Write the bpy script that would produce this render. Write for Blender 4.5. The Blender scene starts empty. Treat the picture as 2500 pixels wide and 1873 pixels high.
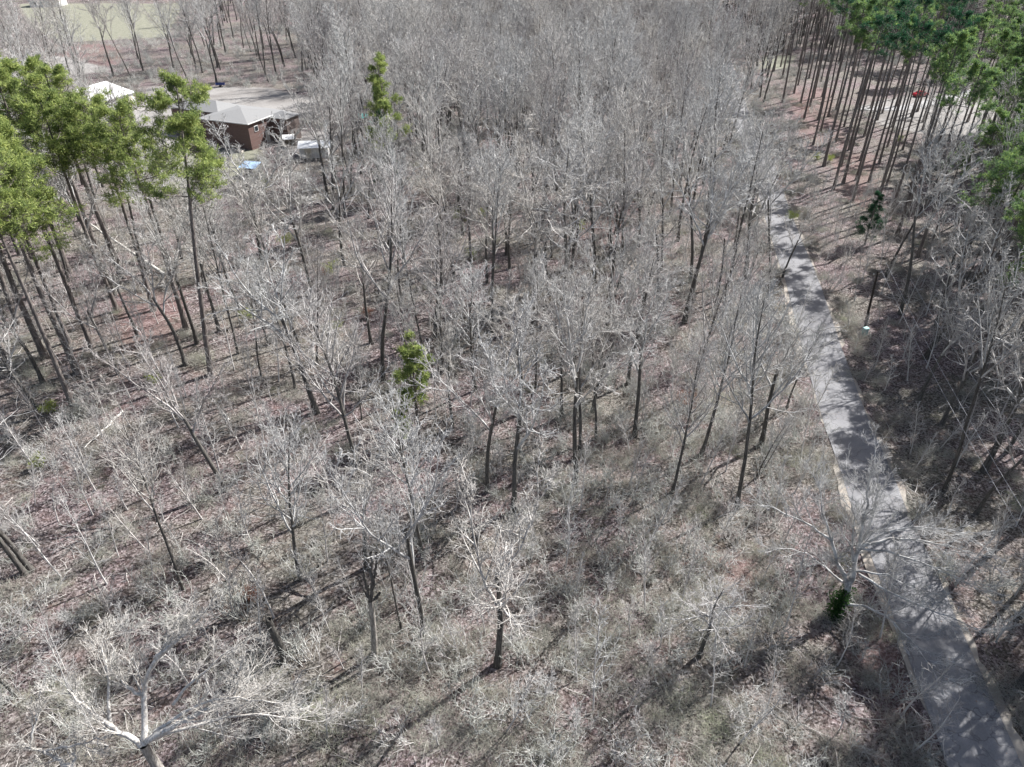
import bpy, bmesh, math, random
import numpy as np
from mathutils import Vector, Matrix
R = math.radians
C = bpy.context.scene.collection
SC = bpy.context.scene

# ------------------------------------------------------------------ camera, sky, sun, exposure
CH = 45.0; PITCH = R(34.5); FPX = 1530/2212*2500       # focal length in photograph pixels (2500 wide)
cam_d = bpy.data.cameras.new('camera'); cam = bpy.data.objects.new('camera', cam_d); C.objects.link(cam)
cam.location = (0, 0, CH); cam.rotation_euler = (R(90)-PITCH, 0, 0)
cam_d.sensor_width = 36; cam_d.lens = FPX/2500*36; cam_d.clip_start = 0.5; cam_d.clip_end = 6000
SC.camera = cam
SC.render.resolution_x = 1024; SC.render.resolution_y = 767
SUN_AZ = R(55)      # from +Y towards +X
SUN_EL = R(43)
w = bpy.data.worlds.new('World'); SC.world = w; w.use_nodes = True
nt = w.node_tree; nt.nodes.clear()
sky = nt.nodes.new('ShaderNodeTexSky'); sky.sky_type = 'NISHITA'; sky.sun_disc = False
sky.sun_elevation = SUN_EL; sky.sun_rotation = SUN_AZ; sky.air_density = 1.0; sky.dust_density = 2.5; sky.ozone_density = 0.6
bg = nt.nodes.new('ShaderNodeBackground'); bg.inputs[1].default_value = 0.065
wo = nt.nodes.new('ShaderNodeOutputWorld')
nt.links.new(sky.outputs[0], bg.inputs[0]); nt.links.new(bg.outputs[0], wo.inputs[0])
sd = bpy.data.lights.new('sun', 'SUN'); sd.energy = 5.0; sd.angle = R(0.5); sd.color = (1, 0.98, 0.955)
sun = bpy.data.objects.new('sun', sd); C.objects.link(sun)
sdir = Vector((math.sin(SUN_AZ)*math.cos(SUN_EL), math.cos(SUN_AZ)*math.cos(SUN_EL), math.sin(SUN_EL)))
sun.rotation_euler = sdir.to_track_quat('Z', 'Y').to_euler()
SC.view_settings.view_transform = 'Standard'; SC.view_settings.look = 'None'
SC.view_settings.exposure = 1.0; SC.view_settings.gamma = 1.0

# ------------------------------------------------------------------ picture point -> world
def ray(sx, sy):
    x = (sx-1250)/FPX; y = -(sy-936.5)/FPX
    return np.array([x, math.cos(PITCH)+y*math.sin(PITCH), -math.sin(PITCH)+y*math.cos(PITCH)])
def terrain(x, y):
    x = np.asarray(x, float); y = np.asarray(y, float)
    h = 0.35*np.sin(x/19+1.3)*np.cos(y/23) + 0.3*np.sin((x+y)/41) + 0.12*np.sin(x/7.3-y/9.1)
    far = np.clip((y-260)/300, 0, 1); h = h + far*far*6*(0.5+0.5*np.sin(x/90+0.6))
    return h
def at_z(sx, sy, z):
    d = ray(sx, sy); t = (CH-z)/-d[2]; return np.array([0, 0, CH]) + t*d
def G(sx, sy):
    z = 0.0
    for _ in range(6):
        p = at_z(sx, sy, z); z = float(terrain(p[0], p[1]))
    return np.array([p[0], p[1], z])
def at_y(sx, sy, Y):
    d = ray(sx, sy); return np.array([0, 0, CH]) + d*(Y/d[1])
def project(x, y, z):
    x = np.asarray(x, float); y = np.asarray(y, float); z = np.asarray(z, float)-CH
    zc = y*math.cos(PITCH) - z*math.sin(PITCH); yc = y*math.sin(PITCH) + z*math.cos(PITCH)
    zc = np.maximum(zc, 0.01)
    return 1250+FPX*x/zc, 936.5-FPX*yc/zc
def DD(dx, dy): return G(dx*2500/2212, dy*2500/2212)

# ------------------------------------------------------------------ tagging
def tag(o, label=None, cat=None, group=None, kind=None):
    if label: o['label'] = label
    if cat: o['category'] = cat
    if group: o['group'] = group
    if kind: o['kind'] = kind
    return o
def empty(name, loc, rz=0, rx=0, ry=0, s=1):
    o = bpy.data.objects.new(name, None); C.objects.link(o)
    o.location = loc; o.rotation_euler = (rx, ry, rz); o.scale = (s, s, s) if not isinstance(s, tuple) else s
    o.empty_display_size = 0.3
    return o
def child(name, mesh, parent):
    o = bpy.data.objects.new(name, mesh); C.objects.link(o); o.parent = parent; return o

# ------------------------------------------------------------------ materials
def newmat(name):
    m = bpy.data.materials.new(name); m.use_nodes = True; n = m.node_tree
    b = n.nodes['Principled BSDF']; b.inputs['Roughness'].default_value = 0.85
    b.inputs['Specular IOR Level'].default_value = 0.25
    return m, n, b
def N(n, t, **k):
    x = n.nodes.new(t)
    for a, v in k.items(): setattr(x, a, v)
    return x
def ramp(n, fac, stops):
    r = N(n, 'ShaderNodeValToRGB'); cr = r.color_ramp
    while len(cr.elements) < len(stops): cr.elements.new(0.5)
    for e, (p, c) in zip(cr.elements, stops):
        e.position = p; e.color = (*c, 1)
    n.links.new(fac, r.inputs[0]); return r.outputs[0]
def noise(n, vec, scale, detail=3, rough=0.55):
    t = N(n, 'ShaderNodeTexNoise'); t.inputs['Scale'].default_value = scale
    t.inputs['Detail'].default_value = detail; t.inputs['Roughness'].default_value = rough
    n.links.new(vec, t.inputs['Vector']); return t.outputs['Fac']
def mix(n, fac, a, b, mode='MIX'):
    m = N(n, 'ShaderNodeMix', data_type='RGBA', blend_type=mode)
    for s, v in ((m.inputs[0], fac), (m.inputs[6], a), (m.inputs[7], b)):
        if isinstance(v, (int, float)): s.default_value = v
        elif isinstance(v, tuple): s.default_value = (*v, 1)
        else: n.links.new(v, s)
    return m.outputs[2]
def math_(n, op, a, b=0.0, clamp=False):
    m = N(n, 'ShaderNodeMath', operation=op, use_clamp=clamp)
    for s, v in ((m.inputs[0], a), (m.inputs[1], b)):
        if isinstance(v, (int, float)): s.default_value = v
        else: n.links.new(v, s)
    return m.outputs[0]
def bump(n, b, h, strength, dist):
    x = N(n, 'ShaderNodeBump'); x.inputs['Strength'].default_value = strength; x.inputs['Distance'].default_value = dist
    n.links.new(h, x.inputs['Height']); n.links.new(x.outputs[0], b.inputs['Normal'])
def flat(name, col, rough=0.8, var=0.25, scale=3.0, spec=0.25, metal=0.0):
    m, n, b = newmat(name); tc = N(n, 'ShaderNodeTexCoord').outputs['Object']
    f = noise(n, tc, scale, 5, 0.6)
    c = mix(n, f, tuple(v*(1-var) for v in col), tuple(min(1, v*(1+var)) for v in col))
    n.links.new(c, b.inputs['Base Color']); b.inputs['Roughness'].default_value = rough
    b.inputs['Specular IOR Level'].default_value = spec; b.inputs['Metallic'].default_value = metal
    return m
def bark(name, dark, light, tint, stretch=True, bumpd=0.02):
    m, n, b = newmat(name); tc = N(n, 'ShaderNodeTexCoord').outputs['Object']
    mp = N(n, 'ShaderNodeMapping'); mp.inputs['Scale'].default_value = (9, 9, 1.6) if stretch else (3, 3, 3)
    n.links.new(tc, mp.inputs[0])
    f = noise(n, mp.outputs[0], 1.0, 5, 0.65)
    c = ramp(n, f, [(0.3, dark), (0.68, light)])
    oi = N(n, 'ShaderNodeObjectInfo').outputs['Random']
    c = mix(n, math_(n, 'MULTIPLY', oi, 0.6), c, mix(n, 1.0, c, tint, 'MULTIPLY'))
    n.links.new(c, b.inputs['Base Color'])
    if bumpd: bump(n, b, f, 0.6, bumpd)
    return m
M = {}
M['bark'] = bark('hardwood_bark', (0.035, 0.032, 0.03), (0.20, 0.19, 0.175), (0.6, 0.58, 0.56), bumpd=0.04)  # older bark's darker tone, with woodland shade also put into the trunk colour
m, n, b = newmat('twig_bark'); oi = N(n, 'ShaderNodeObjectInfo').outputs['Random']; tcl = N(n, 'ShaderNodeTexCoord').outputs['Object']
fl = noise(n, tcl, 1.3, 4, 0.7)
ca = ramp(n, oi, [(0.0, (0.24, 0.235, 0.23)), (0.25, (0.30, 0.275, 0.25)), (0.5, (0.27, 0.265, 0.26)), (0.75, (0.24, 0.21, 0.20)), (1.0, (0.32, 0.315, 0.30))])
cb_ = ramp(n, oi, [(0.0, (0.62, 0.62, 0.61)), (0.25, (0.64, 0.615, 0.58)), (0.5, (0.70, 0.70, 0.69)), (0.75, (0.52, 0.50, 0.485)), (1.0, (0.74, 0.74, 0.73))])
n.links.new(mix(n, ramp(n, fl, [(0.36, (0, 0, 0)), (0.66, (1, 1, 1))]), ca, cb_), b.inputs['Base Color']); M['limb'] = m
M['sycamore'] = bark('pale_sycamore_bark', (0.30, 0.27, 0.24), (0.80, 0.78, 0.74), (0.9, 0.9, 0.88), bumpd=0.01)
M['mottled'] = bark('mottled_bark', (0.08, 0.07, 0.06), (0.52, 0.49, 0.45), (0.9, 0.88, 0.85), bumpd=0.04)
M['pinebark'] = bark('pine_bark', (0.06, 0.05, 0.046), (0.30, 0.27, 0.25), (0.75, 0.7, 0.7), bumpd=0.04)
M['sapling'] = bark('sapling_bark', (0.42, 0.40, 0.385), (0.74, 0.72, 0.70), (0.85, 0.8, 0.78), stretch=False, bumpd=0)
def needles(name, a, b_, c_):
    m, n, b = newmat(name); g = N(n, 'ShaderNodeNewGeometry')
    f = noise(n, N(n, 'ShaderNodeTexCoord').outputs['Object'], 0.9, 4, 0.6)
    f2 = math_(n, 'ADD', math_(n, 'MULTIPLY', f, 0.75), math_(n, 'MULTIPLY', g.outputs['Random Per Island'], 0.3))
    c = ramp(n, f2, [(0.28, a), (0.52, b_), (0.75, c_)])
    n.links.new(c, b.inputs['Base Color']); b.inputs['Roughness'].default_value = 0.6
    b.inputs['Specular IOR Level'].default_value = 0.2
    tr = N(n, 'ShaderNodeBsdfTranslucent'); n.links.new(c, tr.inputs[0])
    mx = N(n, 'ShaderNodeMixShader'); mx.inputs[0].default_value = 0.45
    n.links.new(b.outputs[0], mx.inputs[1]); n.links.new(tr.outputs[0], mx.inputs[2])
    n.links.new(mx.outputs[0], n.nodes['Material Output'].inputs[0])
    return m
M['needle_y'] = needles('yellow_green_needles', (0.08, 0.125, 0.055), (0.27, 0.34, 0.11), (0.52, 0.57, 0.20))
M['needle_g'] = needles('green_needles', (0.06, 0.11, 0.06), (0.14, 0.24, 0.10), (0.36, 0.48, 0.13))
M['needle_d'] = needles('dark_green_needles', (0.015, 0.05, 0.025), (0.025, 0.085, 0.045), (0.05, 0.14, 0.06))
M['ivy'] = needles('ivy_leaves', (0.015, 0.04, 0.012), (0.03, 0.08, 0.02), (0.06, 0.13, 0.03))
M['leaf_y'] = needles('yellow_green_leaves', (0.18, 0.22, 0.05), (0.30, 0.36, 0.09), (0.42, 0.46, 0.14))
M['leaf_r'] = needles('dead_russet_leaves', (0.16, 0.07, 0.05), (0.28, 0.15, 0.11), (0.40, 0.24, 0.18))
def stuffmat(name, cols, scale=0.12):
    m, n, b = newmat(name); g = N(n, 'ShaderNodeNewGeometry')
    f = noise(n, g.outputs['Position'], scale, 4, 0.7)
    oi = N(n, 'ShaderNodeObjectInfo').outputs['Random']
    f = math_(n, 'ADD', math_(n, 'MULTIPLY', f, 0.85), math_(n, 'MULTIPLY', math_(n, 'ADD', oi, g.outputs['Random Per Island']), 0.14))
    c = ramp(n, f, [(0.33+0.42*i/(len(cols)-1), c) for i, c in enumerate(cols)])
    n.links.new(c, b.inputs['Base Color']); return m
M['brush'] = stuffmat('brush_stems', [(0.28, 0.24, 0.235), (0.50, 0.49, 0.48), (0.38, 0.39, 0.35), (0.64, 0.635, 0.61), (0.34, 0.29, 0.28)])
M['bramble'] = stuffmat('bramble_stems', [(0.36, 0.30, 0.27), (0.42, 0.44, 0.36), (0.33, 0.27, 0.25), (0.46, 0.48, 0.41), (0.44, 0.40, 0.36), (0.40, 0.44, 0.30)])
M['stick'] = stuffmat('fallen_sticks', [(0.25, 0.22, 0.2), (0.5, 0.47, 0.44), (0.66, 0.63, 0.6)])

# ground: leaf litter, lawn, gravel, bare brown
m, n, b = newmat('forest_floor'); g = N(n, 'ShaderNodeNewGeometry').outputs['Position']
vc = N(n, 'ShaderNodeVertexColor'); vc.layer_name = 'zone'; sep = N(n, 'ShaderNodeSeparateColor'); n.links.new(vc.outputs[0], sep.inputs[0])
big = noise(n, g, 0.09, 4, 0.6); mid = noise(n, g, 0.7, 5, 0.7); fine = noise(n, g, 4.5, 5, 0.75); vf = noise(n, g, 17, 3, 0.8)
vo = N(n, 'ShaderNodeTexVoronoi'); vo.inputs['Scale'].default_value = 7.0; n.links.new(g, vo.inputs['Vector'])
vsep = N(n, 'ShaderNodeSeparateColor'); n.links.new(vo.outputs['Color'], vsep.inputs[0])
lf = math_(n, 'ADD', math_(n, 'MULTIPLY', vsep.outputs[0], 0.45), math_(n, 'MULTIPLY', fine, 0.6))
litter = ramp(n, lf, [(0.25, (0.03, 0.023, 0.022)), (0.48, (0.125, 0.094, 0.092)), (0.64, (0.25, 0.20, 0.204)), (0.85, (0.52, 0.46, 0.455))])
tan = ramp(n, lf, [(0.28, (0.04, 0.035, 0.03)), (0.5, (0.135, 0.122, 0.105)), (0.85, (0.38, 0.355, 0.32))])
c = mix(n, ramp(n, big, [(0.42, (0, 0, 0)), (0.58, (1, 1, 1))]), litter, tan)
rust = mix(n, 0.6, c, (0.25, 0.15, 0.135))
c = mix(n, ramp(n, mid, [(0.52, (0, 0, 0)), (0.70, (0.6, 0.6, 0.6))]), c, rust)
c = mix(n, ramp(n, noise(n, g, 0.33, 5, 0.75), [(0.56, (0, 0, 0)), (0.72, (0.75, 0.75, 0.75))]), c, (0.11, 0.11, 0.075))
lawn = ramp(n, math_(n, 'ADD', math_(n, 'MULTIPLY', mid, 0.5), math_(n, 'MULTIPLY', fine, 0.5)), [(0.3, (0.12, 0.12, 0.085)), (0.5, (0.24, 0.24, 0.185)), (0.7, (0.36, 0.34, 0.29))])
gravel = ramp(n, math_(n, 'ADD', math_(n, 'MULTIPLY', big, 0.5), math_(n, 'MULTIPLY', vf, 0.5)), [(0.35, (0.16, 0.145, 0.135)), (0.6, (0.36, 0.345, 0.33))])
jit = math_(n, 'MULTIPLY', math_(n, 'SUBTRACT', mid, 0.5), 0.9)
def zonef(k): return math_(n, 'MULTIPLY', math_(n, 'ADD', math_(n, 'SUBTRACT', sep.outputs[k], 0.5), jit), 5.0, True)
def z01(k): 
    x = math_(n, 'ADD', math_(n, 'MULTIPLY', math_(n, 'ADD', math_(n, 'SUBTRACT', sep.outputs[k], 0.5), jit), 4.0), 0.5)
    y = math_(n, 'MINIMUM', math_(n, 'MAXIMUM', x, 0.0), 1.0); return y
c = mix(n, math_(n, 'MULTIPLY', z01(2), 0.4), c, (0.25, 0.15, 0.14))
c = mix(n, z01(0), c, lawn)
c = mix(n, z01(1), c, gravel)
n.links.new(c, b.inputs['Base Color']); b.inputs['Roughness'].default_value = 0.95
hh = math_(n, 'ADD', math_(n, 'MULTIPLY', fine, 1.0), math_(n, 'MULTIPLY', vf, 0.5))
bump(n, b, hh, 0.9, 0.18)
M['floor'] = m
m, n, b = newmat('worn_asphalt'); g = N(n, 'ShaderNodeNewGeometry').outputs['Position']
f1 = noise(n, g, 0.5, 4, 0.6); f2 = noise(n, g, 9, 4, 0.8); f3 = noise(n, g, 2.2, 6, 0.8)
c = ramp(n, math_(n, 'ADD', math_(n, 'MULTIPLY', f1, 0.4), math_(n, 'MULTIPLY', f2, 0.6)), [(0.3, (0.15, 0.149, 0.157)), (0.7, (0.29, 0.288, 0.298))])
c = mix(n, ramp(n, f3, [(0.62, (0, 0, 0)), (0.68, (0.7, 0.7, 0.7))]), c, (0.11, 0.108, 0.115))
cv = N(n, 'ShaderNodeTexVoronoi', feature='DISTANCE_TO_EDGE'); cv.inputs['Scale'].default_value = 0.45
wv_ = N(n, 'ShaderNodeVectorMath', operation='ADD'); n.links.new(g, wv_.inputs[0]); sc_ = N(n, 'ShaderNodeVectorMath', operation='SCALE'); nv_ = N(n, 'ShaderNodeTexNoise'); nv_.inputs['Scale'].default_value = 1.1; n.links.new(g, nv_.inputs['Vector']); n.links.new(nv_.outputs['Color'], sc_.inputs[0]); sc_.inputs['Scale'].default_value = 1.6
n.links.new(sc_.outputs[0], wv_.inputs[1]); n.links.new(wv_.outputs[0], cv.inputs['Vector'])
c = mix(n, ramp(n, cv.outputs['Distance'], [(0.0, (0.75, 0.75, 0.75)), (0.022, (0, 0, 0))]), c, (0.07, 0.07, 0.072))
c = mix(n, ramp(n, noise(n, g, 0.16, 3, 0.6), [(0.5, (0, 0, 0)), (0.53, (0.35, 0.35, 0.35))]), c, (0.16, 0.158, 0.165))
vl = N(n, 'ShaderNodeTexVoronoi'); vl.inputs['Scale'].default_value = 2.6; n.links.new(g, vl.inputs['Vector'])
c = mix(n, math_(n, 'MULTIPLY', ramp(n, vl.outputs['Distance'], [(0.13, (1, 1, 1)), (0.17, (0, 0, 0))]), ramp(n, noise(n, g, 0.8, 4, 0.7), [(0.52, (0, 0, 0)), (0.62, (1, 1, 1))])), c, (0.26, 0.19, 0.15))
n.links.new(c, b.inputs['Base Color']); b.inputs['Roughness'].default_value = 0.8; bump(n, b, f2, 0.4, 0.01)
M['asphalt'] = m
M['shoulder'] = stuffmat('gravel_shoulder', [(0.16, 0.13, 0.11), (0.36, 0.33, 0.29), (0.26, 0.22, 0.19)], 0.6)
M['driveway'] = stuffmat('pale_driveway', [(0.24, 0.235, 0.235), (0.36, 0.355, 0.355), (0.28, 0.275, 0.27)], 0.4)

# ------------------------------------------------------------------ mesh helpers
def tubes(name, groups, mats):
    """groups: (P[M,N,3], Rad[M,N], sides, matindex)"""
    V = []; F = []; MI = []; off = 0
    for P, Rd, S, mi in groups:
        P = np.asarray(P, float); Rd = np.asarray(Rd, float); Mn, Nn = P.shape[:2]
        T = np.gradient(P, axis=1); T /= np.linalg.norm(T, axis=2, keepdims=True)+1e-9
        ref = np.where(np.abs(T[:, :1, 2:3]) > 0.8, np.array([[[1., 0, 0]]]), np.array([[[0, 0, 1.]]]))
        ref = np.broadcast_to(ref, T.shape)
        U = np.cross(T, ref); U /= np.linalg.norm(U, axis=2, keepdims=True)+1e-9
        W = np.cross(T, U); a = np.arange(S)*2*math.pi/S
        ring = P[:, :, None] + Rd[:, :, None, None]*(np.cos(a)[None, None, :, None]*U[:, :, None]+np.sin(a)[None, None, :, None]*W[:, :, None])
        V.append(ring.reshape(-1, 3))
        idx = off+np.arange(Mn*Nn*S).reshape(Mn, Nn, S); nx = np.roll(idx, -1, axis=2)
        q = np.stack([idx[:, :-1], idx[:, 1:], nx[:, 1:], nx[:, :-1]], axis=-1).reshape(-1, 4)
        F.append(q); MI.append(np.full(len(q), mi)); off += Mn*Nn*S
    return quadmesh(name, np.concatenate(V), np.concatenate(F), mats, np.concatenate(MI))
def quadmesh(name, V, F, mats, MI=None, smooth=True):
    me = bpy.data.meshes.new(name); k = F.shape[1]
    me.vertices.add(len(V)); me.vertices.foreach_set('co', V.astype(np.float32).ravel())
    me.loops.add(F.size); me.loops.foreach_set('vertex_index', F.astype(np.int32).ravel())
    me.polygons.add(len(F)); me.polygons.foreach_set('loop_start', np.arange(0, F.size, k, dtype=np.int32))
    me.polygons.foreach_set('loop_total', np.full(len(F), k, dtype=np.int32))
    for mt in mats: me.materials.append(mt)
    if MI is not None: me.polygons.foreach_set('material_index', MI.astype(np.int32))
    me.polygons.foreach_set('use_smooth', np.full(len(F), smooth))
    me.update(calc_edges=True); return me
def boxes(name, items, mat, parent=None, bev=0.0):
    """items: (center, size, rotz)"""
    bm = bmesh.new()
    for c, s, rz in items:
        r = bmesh.ops.create_cube(bm, size=1.0)
        mt = Matrix.Translation(c) @ Matrix.Rotation(rz, 4, 'Z') @ Matrix.Diagonal((*s, 1))
        bmesh.ops.transform(bm, matrix=mt, verts=r['verts'])
    if bev: bmesh.ops.bevel(bm, geom=bm.edges[:], offset=bev, segments=2, affect='EDGES')
    me = bpy.data.meshes.new(name); bm.to_mesh(me); bm.free(); me.materials.append(mat)
    o = bpy.data.objects.new(name, me); C.objects.link(o); o.parent = parent; return o
def poly(name, verts, faces, mat, parent=None, solid=0.0):
    me = bpy.data.meshes.new(name); me.from_pydata([tuple(v) for v in verts], [], faces); me.materials.append(mat); me.update()
    o = bpy.data.objects.new(name, me); C.objects.link(o); o.parent = parent
    if solid:
        bm = bmesh.new(); bm.from_mesh(me); bmesh.ops.recalc_face_normals(bm, faces=bm.faces[:])
        bmesh.ops.solidify(bm, geom=bm.faces[:], thickness=solid); bm.to_mesh(me); bm.free()
    return o
def nrm(v): return v/(np.linalg.norm(v, axis=-1, keepdims=True)+1e-9)

# ------------------------------------------------------------------ growing branches
class Grow:
    def __init__(s, seed): s.r = np.random.default_rng(seed)
    def line(s, p0, d0, L, N_, up, wob):
        Mn = len(p0); P = np.zeros((Mn, N_, 3)); P[:, 0] = p0; d = nrm(d0.copy()); st = (L/(N_-1))[:, None]
        for i in range(1, N_):
            d = nrm(d + np.array([0, 0, up]) + s.r.normal(0, wob, (Mn, 3))); P[:, i] = P[:, i-1]+d*st
        return P
    def trunk(s, h, r0, N_=12, wob=0.035, r1=0.03, lean=(0, 0)):
        P = s.line(np.zeros((1, 3)), np.array([[lean[0], lean[1], 1.0]]), np.array([h]), N_, 0.05, wob)
        t = np.linspace(0, 1, N_); Rd = (r0*(1-t)**0.85+r1)[None].copy(); Rd[0, 0] *= 1.35
        return P, Rd
    def spawn(s, P, Rd, L, K, t0, t1, ang, lf, N_, up, wob, rf, rmin, taper=0.5, flat=0.0):
        Mn, Np = P.shape[:2]; idx = np.repeat(np.arange(Mn), K)
        k = np.tile(np.arange(K), Mn); t = t0+(t1-t0)*(k+s.r.uniform(0.05, 0.95, Mn*K))/K
        f = np.clip(t*(Np-1), 0, Np-1.001); i = f.astype(int); a = (f-i)[:, None]
        base = P[idx, i]*(1-a)+P[idx, i+1]*a; tan = nrm(P[idx, i+1]-P[idx, i])
        r0 = (Rd[idx, i]*(1-a[:, 0])+Rd[idx, i+1]*a[:, 0])
        rv = s.r.normal(size=(Mn*K, 3)); rv[:, 2] *= (1-flat)
        az = k*2.4+s.r.uniform(0, 6.3, Mn)[idx]
        ref = np.stack([np.cos(az), np.sin(az), 0.15*rv[:, 2]], 1)*1.3+0.45*rv
        per = nrm(ref-(ref*tan).sum(1, keepdims=True)*tan)
        an = np.radians(s.r.uniform(ang[0], ang[1], Mn*K))[:, None]
        d = np.cos(an)*tan+np.sin(an)*per
        ln = L[idx]*s.r.uniform(lf[0], lf[1], Mn*K)*(1-taper*(t-t0)/(max(1e-6, t1-t0)))
        Q = s.line(base, d, ln, N_, up, wob)
        tt = np.linspace(0, 1, N_)[None]; rs = np.maximum(r0*rf, rmin*1.6)[:, None]
        q = rs*(1-tt)+rmin*tt
        return Q, q, ln

def bare_meshes(seed, h, r0, clear=0.4, K=18, ang=(28, 58), limb=0.42, up=0.07, K2=7, K3=4, K4=2, wob=0.12, fork=0, dens=1.0, tw=0.0105):
    g = Grow(seed); tP, tR = g.trunk(h, r0); gr = []
    L0 = np.array([h])
    if fork:    # several big leaders from a crotch
        A, a, aL = g.spawn(tP, tR, L0, fork, clear-0.08, clear+0.14, (18, 42), (0.48, 0.62), 10, 0.06, 0.10, 0.72, 0.02, 0.2)
        kk = int(clear*11)+3; tP = tP[:, :kk]; tR = tR[:, :kk]
        gr.append((A, a, 6, 0))
        B, b_, bL = g.spawn(A, a, aL, max(4, int(K*1.6/fork)), 0.12, 0.97, ang, (limb*0.8, limb*1.25), 8, up, wob, 0.75, tw*2.2, 0.5)
    else:
        B, b_, bL = g.spawn(tP, tR, L0, K, clear, 0.98, ang, (limb*0.75, limb*1.1), 9, up, wob*0.8, 0.74, tw*2.4, 0.66)
    gr.append((B, b_, 5, 0))
    D_, d_, dL = g.spawn(B, b_, bL, K2, 0.18, 0.98, (25, 60), (0.34, 0.60), 6, up*0.9, wob*1.3, 0.68, tw*1.5, 0.45)
    gr.append((D_, d_, 3, 0))
    E_, e_, eL = g.spawn(D_, d_, dL, K3, 0.12, 0.98, (25, 65), (0.38, 0.65), 4, up, wob*1.5, 0.7, tw, 0.35)
    gr.append((E_, e_, 3, 0))
    F_, f_, fL = g.spawn(E_, e_, eL, K4, 0.15, 0.98, (25, 65), (0.4, 0.7), 3, up, wob*1.5, 0.8, tw*0.8, 0.3)
    gr.append((F_, f_, 3, 0))
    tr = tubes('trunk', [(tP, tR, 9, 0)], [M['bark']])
    cr = tubes('crown', gr, [M['limb']])
    return tr, cr

def tufts(rng, pts, per, size, wd, mat, name='needles', updir=None, spread=0.22):
    n_ = len(pts)*per; c = np.repeat(pts, per, axis=0)+rng.normal(0, spread, (n_, 3))*np.array([1, 1, 0.6])
    d = nrm(rng.normal(size=(n_, 3))+np.array([0, 0, 0.5])); s2 = nrm(np.cross(d, rng.normal(size=(n_, 3))))
    L = size*rng.uniform(0.6, 1.25, (n_, 1)); W = wd*rng.uniform(0.6, 1.3, (n_, 1))
    V = np.stack([c-s2*W, c+s2*W, c+d*L+s2*W*0.3], axis=1).reshape(-1, 3)
    F = np.arange(len(V)).reshape(-1, 3)
    return quadmesh(name, V, F, [mat], smooth=False)

def pine_meshes(seed, h, r0, clear, K, limb, nmat, per=9, tsize=0.33, sub=6, droop=0.0, taper=0.55, wd=0.045, low=0):
    g = Grow(seed); tP, tR = g.trunk(h, r0, 14, 0.018, 0.05)
    B, b_, bL = g.spawn(tP, tR, np.array([h]), K, clear, 0.99, (55, 92), (limb*0.6, limb*1.15), 8, 0.07-droop, 0.09, 0.42, 0.022, taper)
    gr = [(B, b_, 5, 0)]
    # dead stubs under the crown
    S_, s_, sL = g.spawn(tP, tR, np.array([h]), 9, clear*0.45, clear, (60, 100), (0.03, 0.10), 5, 0.0, 0.15, 0.22, 0.012, 0.0)
    gr.append((S_, s_, 3, 0))
    D_, d_, dL = g.spawn(B, b_, bL, sub, 0.3, 1.0, (25, 70), (0.26, 0.55), 5, 0.06, 0.16, 0.6, 0.014, 0.3, flat=0.85)
    gr.append((D_, d_, 3, 0))
    E_, e_, eL = g.spawn(D_, d_, dL, 6, 0.2, 1.0, (25, 65), (0.35, 0.65), 3, 0.12, 0.15, 0.7, 0.01, 0.2)
    gr.append((E_, e_, 3, 0))
    pts = np.concatenate([E_[:, -1], E_[:, 1], D_[:, -1], D_[:, 3], B[:, -1]])
    # clumps: drop some whole sprays so that sky and trunk show through
    key = np.sin(pts[:, 0]*1.7+seed)*np.cos(pts[:, 1]*1.9)*np.sin(pts[:, 2]*1.3+seed*2)
    pts = pts[key > -0.12]
    tr = tubes('trunk', [(tP, tR, 10, 0)], [M['pinebark']]); br = tubes('branches', gr, [M['pinebark']])
    ne = tufts(g.r, pts, max(5, int(per*0.42)), tsize, wd*0.85, nmat, spread=0.15)
    return tr, br, ne

# ------------------------------------------------------------------ ground
def polyfield(px, py, pts, soft):
    """1 inside, 0 outside, soft edge of width soft"""
    P = np.array(pts, float)[:, :2]; ins = np.zeros(px.shape, bool); dist = np.full(px.shape, 1e9)
    for i in range(len(P)):
        a, b_ = P[i], P[(i+1) % len(P)]
        cond = ((a[1] > py) != (b_[1] > py)); xx = (b_[0]-a[0])*(py-a[1])/((b_[1]-a[1]) or 1e-9)+a[0]
        ins ^= cond & (px < xx)
        ab = b_-a; t = np.clip(((px-a[0])*ab[0]+(py-a[1])*ab[1])/(ab@ab+1e-9), 0, 1)
        dist = np.minimum(dist, np.hypot(px-a[0]-t*ab[0], py-a[1]-t*ab[1]))
    s_ = np.where(ins, dist, -dist); return np.clip(0.5+s_/soft, 0, 1)
def dpoly(*pts): return [DD(*p) for p in pts]
LAWN = [dpoly((40, 8), (400, 6), (360, 80), (130, 92), (70, 62)), dpoly((430, 322), (565, 322), (560, 385), (430, 405), (330, 410), (300, 345)),
        dpoly((540, 190), (640, 215), (620, 235), (470, 232)), dpoly((1650, 120), (1720, 120), (1700, 150), (1640, 148))]
GRAV = [dpoly((320, 186), (580, 190), (690, 215), (700, 262), (560, 262), (430, 262), (300, 240)), dpoly((140, 225), (330, 240), (420, 330), (250, 320), (120, 260)),
        dpoly((1860, 228), (1960, 205), (2212, 190), (2300, 275), (2050, 300), (1900, 270)), dpoly((600, 290), (760, 275), (700, 330), (600, 330)),
        dpoly((0, 150), (120, 120), (250, 150), (150, 165), (0, 175))]
RED = [dpoly((1235, 440), (1370, 440), (1340, 530), (1240, 520)), dpoly((1690, 190), (1790, 190), (1830, 320), (1740, 300)), dpoly((1790, 330), (1890, 330), (1900, 470), (1830, 430)),
       dpoly((250, 640), (400, 620), (380, 740), (260, 760)), dpoly((10, 95), (260, 95), (260, 140), (20, 150)), dpoly((1500, 1180), (1640, 1200), (1600, 1330), (1500, 1310)),
       dpoly((1860, 1350), (1930, 1350), (1990, 1600), (1900, 1560))]
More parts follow.
